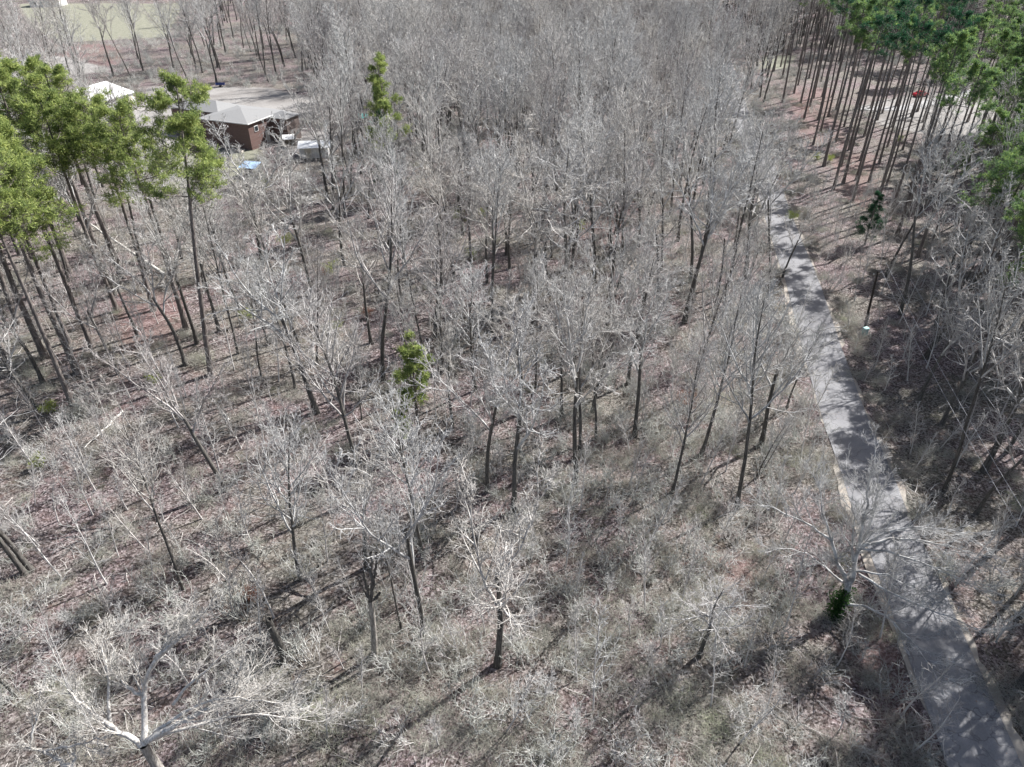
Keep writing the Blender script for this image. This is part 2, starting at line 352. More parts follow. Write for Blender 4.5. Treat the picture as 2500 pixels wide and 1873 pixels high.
xs = np.concatenate([[-3000, -1500, -800, -500], np.arange(-400, -60, 2.0), np.arange(-60, 70, 0.8), np.arange(70, 400, 2.0), [420, 500, 800, 1500, 3000]])
ys = np.concatenate([[-400, -100], np.arange(0, 130, 0.8), np.arange(130, 560, 2.0), [600, 800, 1200, 2000, 4000]])
gx, gy = np.meshgrid(xs, ys); gz = terrain(gx, gy)
nx_, ny_ = len(xs), len(ys); idx = np.arange(nx_*ny_).reshape(ny_, nx_)
rng = np.random.default_rng(5)
inner = (gy < 560) & (gy > 0) & (np.abs(gx) < 300)
gz = gz + np.where(inner, rng.normal(0, 0.03, gz.shape), 0)
GV = np.stack([gx, gy, gz], -1).reshape(-1, 3)
GF = np.stack([idx[:-1, :-1], idx[:-1, 1:], idx[1:, 1:], idx[1:, :-1]], -1).reshape(-1, 4)

# road centre line measured on the photograph
RC = [(1809, 2377), (1687, 2331), (1565, 2276), (1361, 2201), (1252, 2145), (1130, 2109), (1007, 2054), (926, 2033), (844, 2003), (763, 1981), (702, 1966), (641, 1940),
      (489, 1886), (448, 1878), (407, 1864), (367, 1846), (326, 1824), (285, 1808), (244, 1796), (204, 1783), (163, 1772), (110, 1760), (60, 1752)]
rc = np.array([G(x, y)[:2] for y, x in RC])
ext = rc[0]+(rc[0]-rc[2])/np.linalg.norm(rc[0]-rc[2])*np.array([[60], [30], [12]]); rc = np.concatenate([ext, rc])
def resample(P, step):
    s_ = np.concatenate([[0], np.cumsum(np.linalg.norm(np.diff(P, axis=0), axis=1))]); n_ = int(s_[-1]/step)
    t = np.linspace(0, s_[-1], n_); return np.stack([np.interp(t, s_, P[:, k]) for k in range(P.shape[1])], 1)
rd = resample(rc, 1.0)
for _ in range(30): rd[1:-1] = (rd[:-2]+2*rd[1:-1]+rd[2:])/4
def road_dist(x, y):
    x = np.atleast_1d(x); y = np.atleast_1d(y)
    return np.min(np.hypot(x[:, None]-rd[None, ::2, 0], y[:, None]-rd[None, ::2, 1]), axis=1)
def strip(name, line, offs, dz, mat, wob=0.0, seed=1):
    T = np.gradient(line, axis=0); T /= np.linalg.norm(T, axis=1, keepdims=True); Nn = np.stack([-T[:, 1], T[:, 0]], 1)
    r = np.random.default_rng(seed); k = len(line)
    rows = []
    for j, o_ in enumerate(offs):
        wv = np.convolve(r.normal(0, wob, k+6), np.ones(7)/3, 'valid') if (wob and j in (0, len(offs)-1)) else 0
        p = line+Nn*(o_+wv)[:, None] if wob and j in (0, len(offs)-1) else line+Nn*o_
        rows.append(p)
    Q = np.stack(rows, 1); base = terrain(line[:, 0], line[:, 1])[:, None]
    Z = base+dz+0*Q[..., 0]
    V = np.concatenate([Q, Z[..., None]], -1).reshape(-1, 3); m_ = len(offs)
    ii = np.arange(k*m_).reshape(k, m_); F = np.stack([ii[:-1, :-1], ii[1:, :-1], ii[1:, 1:], ii[:-1, 1:]], -1).reshape(-1, 4)
    me = quadmesh(name, V, F[:, ::-1], [mat]); o = bpy.data.objects.new(name, me); C.objects.link(o); tag(o, kind='structure'); return o
# let the ground meet the road bed: flatten near it
near = (gx > -80) & (gx < 160) & (gy < 520) & (gy > -20)
vx, vy = gx[near], gy[near]
dmin = np.full(vx.shape, 1e9); zi = np.zeros(vx.shape)
for i in range(0, len(rd), 1):
    d_ = np.hypot(vx-rd[i, 0], vy-rd[i, 1]); k_ = d_ < dmin
    dmin[k_] = d_[k_]; zi[k_] = terrain(rd[i, 0], rd[i, 1])
wgt = np.clip((5.5-dmin)/2.2, 0, 1); GZ = GV[:, 2].reshape(gx.shape)
side = np.clip((dmin-3.2)/1.2, 0, 1)*np.clip((6.6-dmin)/1.6, 0, 1)      # shallow ditch
GZ[near] = GZ[near]*(1-wgt)+zi*wgt-0.35*side
GV[:, 2] = GZ.ravel()
gm = quadmesh('ground', GV, GF, [M['floor']])
col = gm.color_attributes.new('zone', 'FLOAT_COLOR', 'POINT')
fx, fy = GV[:, 0], GV[:, 1]
ch = [np.max([polyfield(fx, fy, p, s_) for p in L_], axis=0) for L_, s_ in ((LAWN, 8), (GRAV, 7), (RED, 7))]
col.data.foreach_set('color', np.stack(ch+[np.ones(len(fx))], 1).astype(np.float32).ravel())
ground = bpy.data.objects.new('ground', gm); C.objects.link(ground); tag(ground, kind='structure')
strip('road_shoulder', rd, np.linspace(-2.7, 2.7, 7), 0.045, M['shoulder'], 0.34, 3)
strip('road', rd, np.linspace(-2.35, 2.35, 7), 0.075, M['asphalt'], 0.035, 4)
dv = resample(np.array([DD(*p)[:2] for p in [(1700, 232), (1760, 228), (1830, 232), (1880, 236), (1960, 235), (2080, 205), (2230, 165), (2400, 150)]]), 1.5)
for _ in range(12): dv[1:-1] = (dv[:-2]+2*dv[1:-1]+dv[2:])/4
dvt = dv.copy()
T_ = strip('driveway', dv[12:], np.linspace(-2.2, 2.2, 5), 0.10, M['driveway'], 0.1, 6)

# ------------------------------------------------------------------ buildings and small built things
M['brick'], n, b = newmat('red_brick')
g = N(n, 'ShaderNodeTexCoord').outputs['Object']; bt = N(n, 'ShaderNodeTexBrick')
bt.inputs['Color1'].default_value = (0.09, 0.052, 0.046, 1); bt.inputs['Color2'].default_value = (0.17, 0.10, 0.088, 1); bt.inputs['Mortar'].default_value = (0.30, 0.27, 0.25, 1)
bt.inputs['Scale'].default_value = 4.0; bt.inputs['Mortar Size'].default_value = 0.015
mp = N(n, 'ShaderNodeMapping'); mp.inputs['Rotation'].default_value = (R(90), 0, 0); n.links.new(g, mp.inputs[0]); n.links.new(mp.outputs[0], bt.inputs['Vector'])
n.links.new(bt.outputs['Color'], b.inputs['Base Color'])
M['shingle'] = flat('pale_grey_shingles', (0.25, 0.25, 0.25), 0.9, 0.3, 5); M['darkroof'] = flat('dark_shingles', (0.06, 0.06, 0.062), 0.9, 0.3, 5)
M['white'] = flat('white_paint', (0.8, 0.8, 0.79), 0.6, 0.05, 2); M['whitemetal'] = flat('white_metal_roof', (0.82, 0.82, 0.81), 0.45, 0.05, 1)
M['glass'] = flat('window_glass', (0.03, 0.035, 0.04), 0.1, 0.1, 1, 0.6); M['darkwood'] = flat('weathered_wood', (0.16, 0.14, 0.12), 0.9, 0.3, 8)
M['palewood'] = flat('pale_board', (0.5, 0.46, 0.42), 0.85, 0.2, 8); M['blueroof'] = flat('pale_blue_sheet', (0.34, 0.46, 0.62), 0.5, 0.15, 2)
M['teal'] = flat('teal_plastic', (0.10, 0.50, 0.46), 0.5, 0.1, 2); M['soil'] = flat('garden_soil', (0.09, 0.07, 0.055), 1, 0.4, 9)
M['grey'] = flat('grey_metal', (0.35, 0.35, 0.36), 0.45, 0.1, 3, 0.5, 0.4); M['black'] = flat('black_rubber', (0.02, 0.02, 0.022), 0.8, 0.2, 5)
M['redpaint'] = flat('red_car_paint', (0.45, 0.02, 0.03), 0.25, 0.05, 2, 0.5); M['pole'] = flat('creosoted_pole', (0.05, 0.042, 0.036), 0.85, 0.3, 10)
M['pedestal'] = flat('pale_green_plastic', (0.42, 0.62, 0.60), 0.5, 0.08, 3); M['wire'] = flat('aluminium_wire', (0.52, 0.52, 0.54), 0.45, 0.1, 3)
M['bluepaint'] = flat('dark_blue_plastic', (0.05, 0.07, 0.20), 0.5, 0.1, 3); M['siding'] = flat('cream_siding', (0.62, 0.58, 0.5), 0.8, 0.1, 3)

def roof(name, parent, x0, x1, y0, y1, z, rise, hip, ov, axis, mat, th=0.16):
    x0 -= ov; x1 += ov; y0 -= ov; y1 += ov
    if axis == 'y':
        xm = (x0+x1)/2; h_ = (x1-x0)/2*hip
        V = [(x0, y0, z), (x1, y0, z), (x1, y1, z), (x0, y1, z), (xm, y0+h_, z+rise), (xm, y1-h_, z+rise)]
        F = [(1, 2, 5, 4), (3, 0, 4, 5), (0, 1, 4), (2, 3, 5)]
    else:
        ym = (y0+y1)/2; h_ = (y1-y0)/2*hip
        V = [(x0, y0, z), (x1, y0, z), (x1, y1, z), (x0, y1, z), (x0+h_, ym, z+rise), (x1-h_, ym, z+rise)]
        F = [(0, 1, 5, 4), (2, 3, 4, 5), (1, 2, 5), (3, 0, 4)]
    if hip == 0: F = F[:2]
    return poly(name, V, F, mat, parent, th)
def wallbox(parent, x0, x1, y0, y1, h, mat): return boxes('wall', [(((x0+x1)/2, (y0+y1)/2, h/2-0.25), (x1-x0, y1-y0, h+0.5), 0)], mat, parent)
def gable(parent, x0, x1, y, z, rise, mat, t=0.2): 
    return poly('gable', [(x0, y, z), (x1, y, z), ((x0+x1)/2, y, z+rise), (x0, y+t, z), (x1, y+t, z), ((x0+x1)/2, y+t, z+rise)], [(0, 1, 2), (5, 4, 3), (0, 3, 4, 1), (1, 4, 5, 2), (2, 5, 3, 0)], mat, parent)
def opening(parent, face, a, z, w_, h_, d, name='window'):
    """face 'y': on plane y=d facing -y ; 'x': on plane x=d facing +x"""
    t = 0.10
    if face == 'y': fr = boxes(name, [((a, d-t/2, z), (w_, t, h_), 0)], M['white'], parent); boxes('pane' if name == 'window' else 'panel', [((a, d-t-0.02, z), (w_-0.24, 0.04, h_-0.24), 0)], M['glass'] if name == 'window' else M['siding'], fr)
    else: fr = boxes(name, [((d+t/2, a, z), (t, w_, h_), 0)], M['white'], parent); boxes('pane' if name == 'window' else 'panel', [((d+t+0.02, a, z), (0.04, w_-0.24, h_-0.24), 0)], M['glass'] if name == 'window' else M['siding'], fr)
def gz0(x, y): return float(terrain(x, y))
# brick house
e = empty('brick_house', (-67.4, 158.8, gz0(-62, 157)), R(-21.7)); tag(e, 'brick house with pale shingle roof beyond the garden beds', 'house')
wallbox(e, 0, 12.4, 0, 12, 5.7, M['brick']); wallbox(e, -13, -0.02, 5, 12, 5.7, M['brick']); wallbox(e, 12.42, 16.5, 7.5, 12, 5.3, M['brick'])
roof('roof', e, 0, 12.4, 0, 12, 5.72, 1.25, 0.95, 0.5, 'y', M['shingle']); roof('roof', e, -13, 0.4, 5, 12, 5.75, 1.5, 0.9, 0.5, 'x', M['shingle']); roof('roof', e, 12, 16.5, 7.5, 12, 5.32, 1.0, 0.9, 0.45, 'x', M['shingle'])
boxes('fascia', [((6.2, -0.53, 5.66), (13.4, 0.06, 0.22), 0), ((12.93, 6, 5.66), (0.06, 13, 0.22), 0)], M['white'], e)
opening(e, 'y', 3.0, 4.0, 1.1, 1.2, 0)
opening(e, 'y', 5.9, 1.25, 1.2, 2.2, 0, 'door'); opening(e, 'x', 5.6, 1.6, 1.1, 2.3, 12.4, 'door'); opening(e, 'x', 2.4, 4.1, 1.2, 1.2, 12.4)
# white metal building
e = empty('metal_building', (-116.5, 183.1, gz0(-105, 185)), R(-16.3)); tag(e, 'long white metal-roofed building behind the yellow-green pines', 'building')
wallbox(e, 0, 16, 0, 14, 3.4, M['white']); roof('roof', e, 0, 16, 0, 14, 3.42, 2.2, 0, 0.4, 'y', M['whitemetal'])
gable(e, 0, 16, 0.0, 3.40, 2.1, M['white']); gable(e, 0, 16, 13.8, 3.40, 2.1, M['white'])
boxes('gutter', [((16.42, 7, 3.36), (0.10, 14.8, 0.16), 0)], M['grey'], e)
for a in (3, 7): opening(e, 'x', a, 1.9, 1.2, 1.2, 16)
opening(e, 'x', 12, 1.5, 2.6, 2.8, 16, 'door')
# dark-roofed house far back
p = G(775, 88); e = empty('dark_roofed_house', (p[0]-4, p[1], p[2]), R(-4)); tag(e, 'dark-roofed house with white gutters in the far woods', 'house')
wallbox(e, 0, 18, 0, 10, 3.2, M['brick']); roof('roof', e, 0, 18, 0, 10, 3.22, 4.2, 0.5, 0.5, 'x', M['darkroof']); boxes('gutter', [((9, -0.57, 3.2), (19, 0.1, 0.25), 0)], M['white'], e)
for a in (3, 8, 14): opening(e, 'y', a, 1.8, 1.6, 1.3, 0)
p = G(75, 18); e = empty('farmhouse', (p[0], p[1], p[2]), R(6)); tag(e, 'white house at the top left beyond the pale field', 'house')
wallbox(e, 0, 14, 0, 9, 3.0, M['white']); roof('roof', e, 0, 14, 0, 9, 3.02, 2.6, 0, 0.5, 'x', M['shingle'])
for a in (2.5, 6.5, 11): opening(e, 'y', a, 1.7, 1.5, 1.3, 0)
# white-roofed shed
p = G(775, 388); e = empty('storage_shed', (p[0]-3.4, p[1], p[2]), R(8)); tag(e, 'white-roofed storage shed in the trees right of the brick house', 'shed')
wallbox(e, 0, 5.6, 0.1, 4, 2.5, M['white']); roof('roof', e, 0, 6.6, -1.2, 4, 2.52, 0.7, 0, 0.25, 'x', M['whitemetal'], 0.08)
for a, q in ((0.1, -1.1), (3.2, -1.1), (6.4, -1.1), (6.4, 3.6)): boxes('post', [((a, q, 1.25), (0.12, 0.12, 2.5), 0)], M['white'], e)
opening(e, 'y', 1.6, 1.1, 1.6, 2.1, 0.1, 'door'); opening(e, 'y', 4.2, 1.5, 1.0, 0.9, 0.1)
p = G(705, 362); e = empty('lean_to', (p[0]-1.2, p[1], p[2]), R(12)); tag(e, 'small open lean-to with sloping white roof beside the storage shed', 'shelter')
poly('roof', [(0, 0, 1.8), (2.6, 0, 1.8), (2.6, 2, 2.3), (0, 2, 2.3)], [(0, 1, 2, 3)], M['whitemetal'], e, 0.06)
for a, q, h_ in ((0.1, 0.1, 1.78), (2.5, 0.1, 1.78), (0.1, 1.9, 2.24), (2.5, 1.9, 2.24)): boxes('post', [((a, q, h_/2), (0.1, 0.1, h_), 0)], M['darkwood'], e)
boxes('back_panel', [((1.3, 1.86, 0.9), (2.2, 0.04, 1.7), 0)], M['darkwood'], e)
# blue-roofed coop
p = G(592, 432); e = empty('animal_coop', (p[0], p[1], p[2]), R(-12)); tag(e, 'little coop with pale blue sheet roof on the lawn', 'coop')
poly('roof', [(-0.2, -0.5, 1.95), (3.2, -0.3, 1.8), (3.2, 2.4, 2.35), (-0.2, 2.2, 2.45)], [(0, 1, 2, 3)], M['blueroof'], e, 0.05)
for a, q, h_ in ((0.1, 0, 1.9), (2.9, 0, 1.8), (1.5, 0, 1.85), (0.1, 1.9, 2.3), (2.9, 1.9, 2.2)): boxes('post', [((a, q, h_/2), (0.11, 0.11, h_), 0)], M['palewood'], e)
boxes('wall', [((0.85, 1.2, 0.85), (1.3, 1.2, 1.4), 0)], M['darkwood'], e); boxes('rail', [((2.2, 0, 0.9), (1.3, 0.06, 0.1), 0), ((2.2, 0, 0.4), (1.3, 0.06, 0.1), 0)], M['palewood'], e)
# raised beds
for (sx, sy, L_, W_, rz, lb) in ((576, 370, 3.6, 1.5, -14, 'pale wooden raised bed nearest the brick wall'), (545, 388, 3.8, 1.4, -18, 'long dark raised bed between the coop and the brick wall'), (497, 384, 3.2, 1.3, -12, 'dark wooden raised bed at the left of the garden')):
    p = G(sx, sy); e = empty('garden_bed', p, R(rz)); tag(e, lb, 'garden bed', 'raised garden beds on the lawn')
    wd_ = M['palewood'] if sx == 576 else M['darkwood']
    boxes('frame', [((0, -W_/2, 0.2), (L_, 0.08, 0.45), 0), ((0, W_/2, 0.2), (L_, 0.08, 0.45), 0), ((-L_/2, 0, 0.2), (0.08, W_-0.09, 0.45), 0), ((L_/2, 0, 0.2), (0.08, W_-0.09, 0.45), 0), ((0, 0, 0.2), (0.08, W_-0.09, 0.45), 0)], wd_, e)
    boxes('soil', [((0, 0, 0.12), (L_-0.1, W_-0.1, 0.42), 0)], M['soil'], e)
# teal-roofed play tower
p = G(888, 306); e = empty('play_tower', p, R(10)); tag(e, 'small teal-roofed play tower left of the dark pine', 'play tower')
poly('roof', [(-1.2, -1.0, 1.9), (1.2, -1.0, 1.9), (1.2, 1.0, 1.9), (-1.2, 1.0, 1.9), (-1.2, 0, 2.7), (1.2, 0, 2.7)], [(0, 1, 5, 4), (2, 3, 4, 5)], M['teal'], e, 0.05)
for a in (-1, 1):
    for q in (-0.8, 0.8): boxes('post', [((a, q, 0.95), (0.1, 0.1, 1.9), 0)], M['palewood'], e)
boxes('platform', [((0, 0, 0.9), (2.2, 1.8, 0.08), 0)], M['palewood'], e)
poly('slide', [(1.1, -0.3, 1.0), (1.1, 0.3, 1.0), (2.9, 0.3, 0.1), (2.9, -0.3, 0.1)], [(0, 1, 2, 3)], M['teal'], e, 0.05)
# vehicles
def car(p, rz, paint, label, cat='car', name='parked_car', s=1.0):
    e = empty(name, p, rz, s=s); tag(e, label, cat)
    prof = [(-2.2, 0.35), (-2.25, 0.75), (-1.95, 0.98), (-1.4, 1.02), (-1.0, 1.42), (0.5, 1.45), (1.15, 1.0), (2.0, 0.88), (2.25, 0.65), (2.2, 0.35)]
    k = len(prof); wd_ = [0.85, 0.9, 0.88, 0.86, 0.70, 0.70, 0.84, 0.86, 0.84, 0.82]
    V = [(x, -w_, z) for (x, z), w_ in zip(prof, wd_)]+[(x, w_, z) for (x, z), w_ in zip(prof, wd_)]
    F = [(i, (i+1) % k, (i+1) % k+k, i+k) for i in range(k)]+[tuple(range(k))[::-1], tuple(range(k, 2*k))]
    bd = poly('body', V, F, paint, e)
    bm = bmesh.new(); bm.from_mesh(bd.data); bmesh.ops.recalc_face_normals(bm, faces=bm.faces[:]); bmesh.ops.bevel(bm, geom=bm.edges[:], offset=0.05, segments=2, affect='EDGES'); bm.to_mesh(bd.data); bm.free()
    boxes('windscreen', [((0.86, 0, 1.27), (0.62, 1.2, 0.03), 0)], M['glass'], e).rotation_euler = (0, 0, 0)
    for sy in (-1, 1):
        boxes('side_window', [((-0.2, sy*0.81, 1.2), (1.5, 0.03, 0.26), 0)], M['glass'], e); boxes('headlight', [((2.2, sy*0.6, 0.72), (0.08, 0.3, 0.14), 0)], M['white'], e)
        for x in (-1.4, 1.4):
            P_ = np.array([[[x, sy*0.66, 0.33], [x, sy*0.9, 0.33]]]); wl = child('wheel', tubes('wheel', [(P_, np.array([[0.33, 0.33]]), 18, 0), (np.array([[[x, sy*0.9, 0.33], [x, sy*0.905, 0.33]]]), np.array([[0.33, 0.02]]), 18, 0)], [M['black']]), e)
            child('rim', tubes('rim', [(np.array([[[x, sy*0.905, 0.33], [x, sy*0.93, 0.33], [x, sy*0.932, 0.33]]]), np.array([[0.2, 0.19, 0.01]]), 14, 0)], [M['grey']]), wl)
car(G(2246, 236), R(20), M['redpaint'], 'red car parked on the pale lot beyond the pines')
p = G(539, 212); e = empty('utility_trailer', p, R(15)); tag(e, 'small dark trailer parked along the wood edge behind the yard', 'trailer')
boxes('bed', [((0, 0, 0.6), (2.4, 1.4, 0.08), 0), ((0, -0.7, 0.8), (2.4, 0.05, 0.4), 0), ((0, 0.7, 0.8), (2.4, 0.05, 0.4), 0), ((-1.2, 0, 0.8), (0.05, 1.35, 0.4), 0)], M['bluepaint'], e)
boxes('drawbar', [((1.8, 0, 0.5), (1.3, 0.08, 0.08), 0)], M['grey'], e)
for sy in (-1, 1): child('wheel', tubes('wheel', [(np.array([[[0, sy*0.76, 0.33], [0, sy*0.94, 0.33], [0, sy*0.945, 0.33]]]), np.array([[0.33, 0.33, 0.02]]), 16, 0)], [M['black']]), e)
# utility poles, wires, pedestal, stakes
pb = G(2110, 803); Yp = pb[1]; top = at_y(2143, 664, Yp)
e = empty('utility_pole', pb); tag(e, 'dark slender utility pole on the bank right of the road', 'utility pole')
hP = float(top[2]-pb[2]); dxp = top[0]-pb[0]
child('pole', tubes('pole', [(np.array([[[0, 0, -0.3], [dxp*0.5, 0, hP*0.5], [dxp, 0, hP]]]), np.array([[0.16, 0.14, 0.11]]), 10, 0)], [M['pole']]), e)
boxes('crossarm', [((dxp, 0, hP-0.35), (1.5, 0.1, 0.12), R(25))], M['darkwood'], e)
for k in (-0.6, 0, 0.6): child('insulator', tubes('insulator', [(np.array([[[dxp+k*0.9, k*0.42, hP-0.27], [dxp+k*0.9, k*0.42, hP-0.18], [dxp+k*0.9, k*0.42, hP-0.06]]]), np.array([[0.03, 0.06, 0.03]]), 8, 0)], [M['white']]), e)
child('conduit', tubes('conduit', [(np.array([[[0.17, -0.1, 0], [0.17+dxp*0.3, -0.1, hP*0.3]]]), np.array([[0.04, 0.04]]), 6, 0)], [M['grey']]), e)
e = empty('utility_pedestal', G(2109, 818)); tag(e, 'pale blue-green utility box at the foot of the dark pole', 'utility box')
boxes('body', [((0, 0, 0.45), (0.62, 0.5, 1.0), 0.3)], M['pedestal'], e, 0.04); boxes('lid', [((0, 0, 0.99), (0.7, 0.58, 0.10), 0.3)], M['pedestal'], e, 0.03)
def wire(pts, r, label):
    P = np.array(pts); Q = resample(P, 2.0)
    o = child('power_line', tubes('power_line', [(Q[None], np.full((1, len(Q)), r), 4, 0)], [M['wire']]), None); tag(o, label, 'power line'); return o
for (a, b_, c_, zz, lb) in (((2143, 640), (2288, 938), (2480, 1273), hP-0.2, 'left one of the power lines running from the dark pole'), ((2163, 640), (2301, 930), (2515, 1273), hP-0.2, 'middle one of the power lines running from the dark pole'), ((2222, 680), (2350, 880), (2560, 1170), hP-0.2, 'rightmost power line over the shaded bank')):
    A_ = at_z(*a, zz+pb[2]); B_ = at_z(*c_, zz+pb[2]); dirn = B_-A_
    pts = [A_+dirn*t+np.array([0, 0, -2.2*t*(1-t)]) for t in np.linspace(-0.0, 1.6, 24)]; wire(pts, 0.016, lb)
pf = G(1842, 140); e = empty('utility_pole', pf); tag(e, 'pale utility pole with white transformer can by the far road', 'utility pole')
tf = at_y(1857, 62, pf[1]); hF = float(tf[2]-pf[2])
child('pole', tubes('pole', [(np.array([[[0, 0, -0.3], [0, 0, hF*0.5], [0, 0, hF]]]), np.array([[0.19, 0.17, 0.14]]), 10, 0)], [M['palewood']]), e)
child('transformer', tubes('transformer', [(np.array([[[-0.5, -0.1, hF-1.7], [-0.5, -0.1, hF-1.69], [-0.5, -0.1, hF-0.2], [-0.5, -0.1, hF-0.1]]]), np.array([[0.05, 0.42, 0.42, 0.05]]), 14, 0)], [M['white']]), e)
boxes('crossarm', [((0, 0, hF-0.1), (2.4, 0.12, 0.14), R(20))], M['darkwood'], e)
child('guy_wire', tubes('guy_wire', [(np.array([[[0, 0, hF-1.2], [5.5, -3, 0]]]), np.array([[0.03, 0.03]]), 4, 0)], [M['wire']]), e)
for dz, lb in ((0, 'upper of two yellowish wires crossing the top left'), (-0.9, 'lower of two yellowish wires crossing the top left')):
    A_ = at_z(-60, 143, 14+dz); B_ = at_z(160, 66, 14+dz); dirn = B_-A_
    wire([A_+dirn*t+np.array([0, 0, -1.5*t*(1-t)]) for t in np.linspace(0, 1, 20)], 0.045, lb)
for s_, lb in (((2086, 735), 'white marker stake between the road and the dark pole'), ((2139, 868), 'white marker stake on the bank below the dark pole')):
    p = G(*s_); e = empty('marker_stake', p, 0.4, R(6)); tag(e, lb, 'marker stake', 'white stakes on the road bank')
    boxes('stake', [((0, 0, 0.35), (0.10, 0.06, 0.85), 0)], M['white'], e); boxes('cap', [((0, 0, 0.81), (0.13, 0.09, 0.07), 0)], M['palewood'], e)

# ------------------------------------------------------------------ tree kinds
BARE = {}
BARE['narrow_a'] = bare_meshes(11, 20, 0.17, clear=0.42, K=18, ang=(25, 52), limb=0.42, up=0.10)
BARE['narrow_b'] = bare_meshes(12, 20, 0.15, clear=0.5, K=17, ang=(25, 55), limb=0.38, up=0.10)
BARE['narrow_c'] = bare_meshes(13, 20, 0.18, clear=0.36, K=18, ang=(22, 50), limb=0.46, up=0.12)
BARE['fork_a'] = bare_meshes(14, 20, 0.22, clear=0.45, K=20, ang=(25, 52), limb=0.34, fork=4, up=0.08, wob=0.14)
BARE['fork_b'] = bare_meshes(15, 20, 0.21, clear=0.40, K=22, ang=(25, 55), limb=0.36, fork=3, up=0.08, wob=0.15)
BARE['fork_c'] = bare_meshes(16, 20, 0.24, clear=0.5, K=22, ang=(28, 58), limb=0.36, fork=5, up=0.06, wob=0.15)
BARE['wide_a'] = bare_meshes(17, 20, 0.26, clear=0.36, K=18, ang=(35, 68), limb=0.44, up=0.05, K2=9, wob=0.17)
BARE['wide_b'] = bare_meshes(18, 20, 0.27, clear=0.38, K=24, ang=(35, 65), limb=0.42, fork=4, up=0.05, wob=0.18)
BARE['sparse_a'] = bare_meshes(61, 20, 0.17, clear=0.44, K=12, ang=(18, 42), limb=0.50, up=0.10, K2=6, K3=4, K4=2, wob=0.09, tw=0.013)
BARE['sparse_b'] = bare_meshes(62, 20, 0.18, clear=0.48, K=12, ang=(16, 38), limb=0.5, fork=3, up=0.10, K2=6, K3=4, K4=2, wob=0.09, tw=0.013)
BARE['sparse_c'] = bare_meshes(63, 20, 0.15, clear=0.55, K=11, ang=(20, 45), limb=0.42, up=0.12, K2=6, K3=4, K4=2, wob=0.10, tw=0.013)
WORD = {'sparse': 'thin-crowned', 'narrow': 'slender', 'fork': 'fork-topped', 'wide': 'wide-crowned'}
SAP = []
for sd_, h_ in ((31, 9), (32, 7), (33, 5.5), (34, 10)):
    g = Grow(sd_); tP, tR = g.trunk(h_, 0.055, 10, 0.05, 0.016)
    B, b_, bL = g.spawn(tP, tR, np.array([h_]), 20, 0.22, 0.98, (25, 60), (0.16, 0.30), 6, 0.10, 0.12, 0.55, 0.014, 0.6)
    D_, d_, dL = g.spawn(B, b_, bL, 5, 0.15, 0.98, (25, 60), (0.3, 0.6), 4, 0.08, 0.16, 0.7, 0.008, 0.4)
    E_, e_, eL = g.spawn(D_, d_, dL, 3, 0.15, 0.98, (25, 60), (0.4, 0.7), 3, 0.08, 0.16, 0.8, 0.006, 0.4)
    SAP.append((tubes('stem', [(tP, tR, 6, 0)], [M['sapling']]), tubes('twigs', [(B, b_, 3, 0), (D_, d_, 3, 0), (E_, e_, 3, 0)], [M['limb']])))
PINE = {}
PINE['y1'] = pine_meshes(41, 24, 0.24, 0.60, 26, 0.20, M['needle_y'], per=26, sub=8)
PINE['y2'] = pine_meshes(42, 24, 0.22, 0.66, 22, 0.19, M['needle_y'], per=26, sub=8)
PINE['y3'] = pine_meshes(43, 24, 0.20, 0.56, 24, 0.16, M['needle_y'], per=22, sub=8)
PINE['g1'] = pine_meshes(44, 24, 0.22, 0.66, 24, 0.21, M['needle_g'], per=24, sub=8)
PINE['g2'] = pine_meshes(45, 24, 0.20, 0.72, 20, 0.19, M['needle_g'], per=24, sub=8)
PINE['g3'] = pine_meshes(46, 24, 0.19, 0.76, 16, 0.15, M['needle_g'], per=20, sub=7)
PINE['mid'] = pine_meshes(53, 24, 0.17, 0.50, 24, 0.13, M['needle_y'], per=26, sub=7, taper=0.3)
PINE['thin1'] = pine_meshes(51, 24, 0.16, 0.84, 9, 0.13, M['needle_d'], per=14, sub=6)
PINE['thin2'] = pine_meshes(52, 24, 0.18, 0.80, 11, 0.15, M['needle_g'], per=14, sub=6)
PINE['d1'] = pine_meshes(47, 10, 0.13, 0.12, 40, 0.34, M['needle_d'], per=16, sub=6, taper=0.85, tsize=0.22)
PINE['iso'] = pine_meshes(48, 26, 0.20, 0.62, 22, 0.17, M['needle_y'], per=30, sub=9, taper=0.45)
PINE['small'] = pine_meshes(49, 12, 0.12, 0.35, 22, 0.17, M['needle_y'], per=20, sub=6, tsize=0.28)

OCC = []      # occupied ground spots
def put(kind, meshes, names, p, h, h0, label, cat, group, rz=None, lean=(0, 0), wide=1.0, seed=0):
    r = random.Random(seed*7919+int(p[0]*13)+int(p[1]*7))
    s = h/h0; rz = r.uniform(0, 6.28) if rz is None else rz
    e = bpy.data.objects.new(kind, None); C.objects.link(e); e.location = (p[0], p[1], p[2]-0.05)
    q = Matrix.Rotation(lean[0], 4, 'Y') @ Matrix.Rotation(lean[1], 4, 'X') @ Matrix.Rotation(rz, 4, 'Z')
    e.rotation_euler = q.to_euler(); e.scale = (s*wide, s*wide, s)
    for nm, me in zip(names, meshes): child(nm, me, e)
    tag(e, label, cat, group); OCC.append((p[0], p[1])); return e
GB = 'bare grey hardwood trees of the winter wood'; GP = 'tall pines of the wood'
def bare(D_, h, key, label, lean=(0, 0), wide=1.0, rz=None, seed=1):
    return put('bare_tree', BARE[key], ('trunk', 'crown'), DD(*D_), h, 20, label, 'tree', GB, rz, lean, wide, seed)
def pine(D_, h, key, label, lean=(0, 0), wide=1.0, rz=None, seed=1, h0=24):
    return put('pine_tree', PINE[key], ('trunk', 'branches', 'needles'), DD(*D_), h, h0, label, 'pine', GP, rz, lean, wide, seed)

